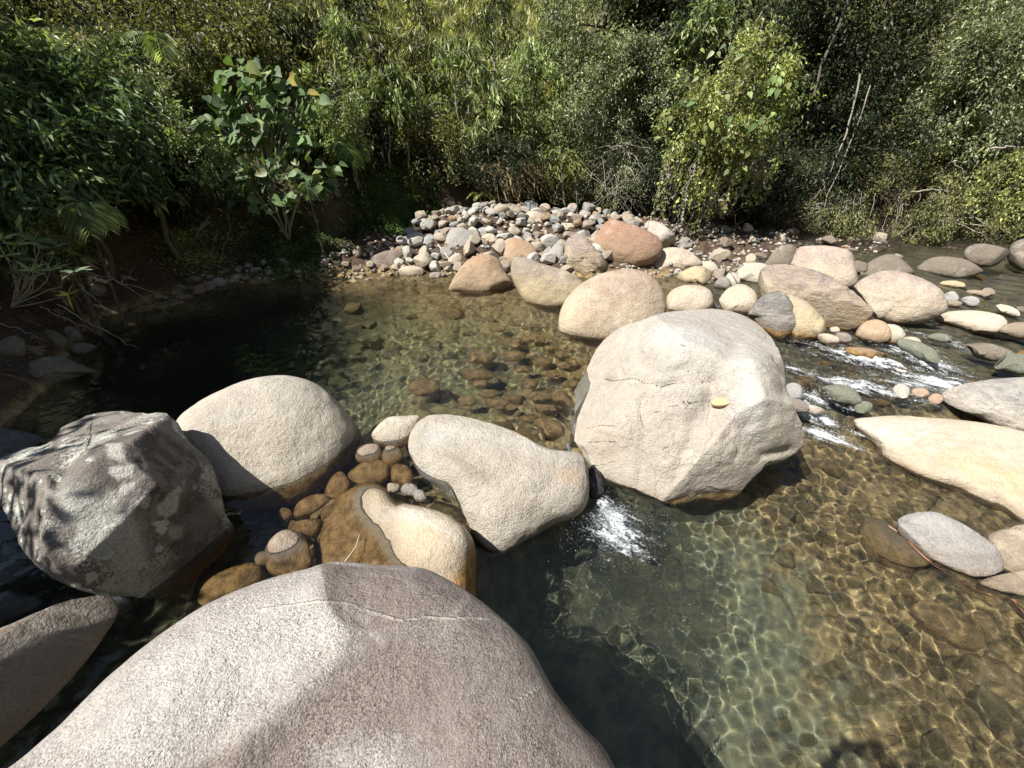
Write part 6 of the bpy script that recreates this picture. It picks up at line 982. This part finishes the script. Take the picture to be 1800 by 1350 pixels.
# twigs lying in the shallows of the cream boulder, drift sticks by the grey slab
def stick(name, label, pts, r, mat, cat='stick'):
    p = np.array(pts); o_ = p[0]; q = np.concatenate([np.linspace(a, b, 5)[:-1] for a, b in zip(p[:-1], p[1:])] + [p[-1:]]); V, F = tube(q - o_, r, r * 0.5, 6); ob = link(name, new_mesh(name, V, F, mat), loc=o_.tolist()); tagp(ob, label, cat); ob.cycles.is_caustics_receiver = True
stick('stick', 'pale bent twig lying in the shallow water on the cream boulder', [onz(606, 988, 0.02), onz(625, 962, 0.012), onz(632, 940, 0.01)], 0.005, plain('peeled_twig', (0.5, 0.4, 0.27)))
stick('stick', 'dark thin twig beside the pale bent one on the cream boulder', [onz(620, 992, 0.015), onz(650, 972, 0.01), onz(664, 954, 0.01)], 0.004, plain('brown_twig', (0.12, 0.06, 0.03)))
stick('stick', 'reddish brown stick wedged along the near side of the blue grey slab', [onz(1562, 925, -0.36), onz(1585, 940, -0.36), onz(1612, 968, -0.355), onz(1640, 993, -0.36), onz(1700, 1030, -0.36), onz(1748, 1055, -0.38)], 0.013, plain('wet_red_stick', (0.20, 0.08, 0.04), 0.4))
stick('stick', 'short red brown stick in the water at the right edge', [onz(1780, 1055, -0.36), onz(1800, 1080, -0.37), onz(1830, 1110, -0.38)], 0.015, bpy.data.materials['wet_red_stick'])
stick('stick', 'white stick lying between the grey stones of the bar', [onz(770, 430, 0.33), onz(795, 462, 0.12)], 0.012, plain('bleached_stick', (0.6, 0.52, 0.4)))
stick('stick', 'thin dead stem lying across the rock row', [onz(1255, 455, 0.25), onz(1285, 480, 0.2), onz(1297, 498, 0.1)], 0.01, BARK)
# the photographer, standing on the foreground boulder just behind the camera (casts the shadow seen in the pool)
U, F = ico(5); PERCH_TOP = 0.88; Lp = U * (1 + 0.05 * fbm(U * 1.4 + 5, 8, 4))[:, None]; Lp = np.sign(Lp) * np.abs(Lp) ** 0.8 * np.array([0.95, 0.62, 1.25]); Lp[:, 2] = np.minimum(Lp[:, 2], 1.02); Lp = Lp + np.array([-0.15, -0.74, PERCH_TOP - Lp[:, 2].max()])
rock_object('boulder', Lp, F, M['fg'], 'rounded boulder behind the huge foreground one, under the feet of the person')
def person():
    g = 1.03; root = empty('person', (-0.03, -0.41, g)); zf = float(PERCH_TOP) - g; tagp(root, 'person in a dark shirt and trousers holding a phone, standing on a boulder', 'person')
    J = [(0, 0, 1.0), (0, 0, 1.15), (0, .01, 1.38), (0, .01, 1.47), (0, .03, 1.56), (0, .03, 1.68), (-.10, 0, .9), (-.12, .02, .50), (-.13, 0, .07 + zf), (-.13, .14, .035 + zf), (.10, 0, .9), (.12, .02, .50), (.13, 0, .07 + zf), (.13, .14, .035 + zf), (-.19, 0, 1.40), (-.34, .12, 1.36), (-.13, .30, 1.52), (.19, 0, 1.40), (.34, .12, 1.36), (.13, .30, 1.52)]
    E_ = [(0, 1), (1, 2), (2, 3), (3, 4), (4, 5), (0, 6), (6, 7), (7, 8), (8, 9), (0, 10), (10, 11), (11, 12), (12, 13), (2, 14), (14, 15), (15, 16), (2, 17), (17, 18), (18, 19)]
    Rr = [.15, .14, .15, .06, .09, .085, .09, .06, .045, .035, .09, .06, .045, .035, .06, .045, .03, .06, .045, .03]
    me = bpy.data.meshes.new('body'); me.from_pydata(J, E_, []); o = link('body', me, root); me.materials.append(plain('dark_clothes', (0.05, 0.06, 0.09), 0.9)); sk = o.modifiers.new('skin', 'SKIN'); o.modifiers.new('sub', 'SUBSURF').levels = 2; o.modifiers['sub'].render_levels = 2
    for v_, rr in zip(me.skin_vertices[0].data, Rr): v_.radius = (rr, rr)
    me.skin_vertices[0].data[0].use_root = True
    skin = plain('skin', (0.45, 0.28, 0.2), 0.6)
    for sx in (-1, 1):
        ac = Acc()
        ac.add(*tube(np.array([(sx * .13, .30, 1.52), (sx * .115, .325, 1.56), (sx * .10, .335, 1.60)]), .032, .03, 8))
        for k in range(4): ac.add(*tube(np.array([(sx * (.115 - .004 * k), .335, 1.55 + .018 * k), (sx * .085, .362, 1.56 + .018 * k), (sx * .07, .352, 1.56 + .018 * k)]), .009, .007, 6))
        ac.add(*tube(np.array([(sx * .11, .325, 1.60), (sx * .09, .335, 1.635), (sx * .075, .345, 1.645)]), .011, .009, 6)); ac.build('hand', skin, root)
    ac = Acc(); U2, F2 = ico(3); h = U2 * np.array([.082, .095, .09]) + np.array([0, .01, 1.70]); h[U2[:, 1] > 0.35, 1] = .01 + .095 * .35; ac.add(h, F2); ac.build('hair', plain('hair', (0.03, 0.02, 0.015), 0.7), root)
    ph = np.array([[x, y, z] for x in (-.078, .078) for y in (-.004, .004) for z in (-.037, .037)]); F = np.array([[0, 1, 3, 2], [4, 6, 7, 5], [0, 4, 5, 1], [2, 3, 7, 6], [0, 2, 6, 4], [1, 5, 7, 3]]); pm = new_mesh('phone', ph, F, plain('phone_black', (0.02, 0.02, 0.02), 0.3), False); po = link('phone', pm, loc=(0.03, -0.045, HC - 0.03)); po.rotation_euler = (-PITCH, 0, 0); tagp(po, 'black phone held up in both hands of the person', 'phone')
person()
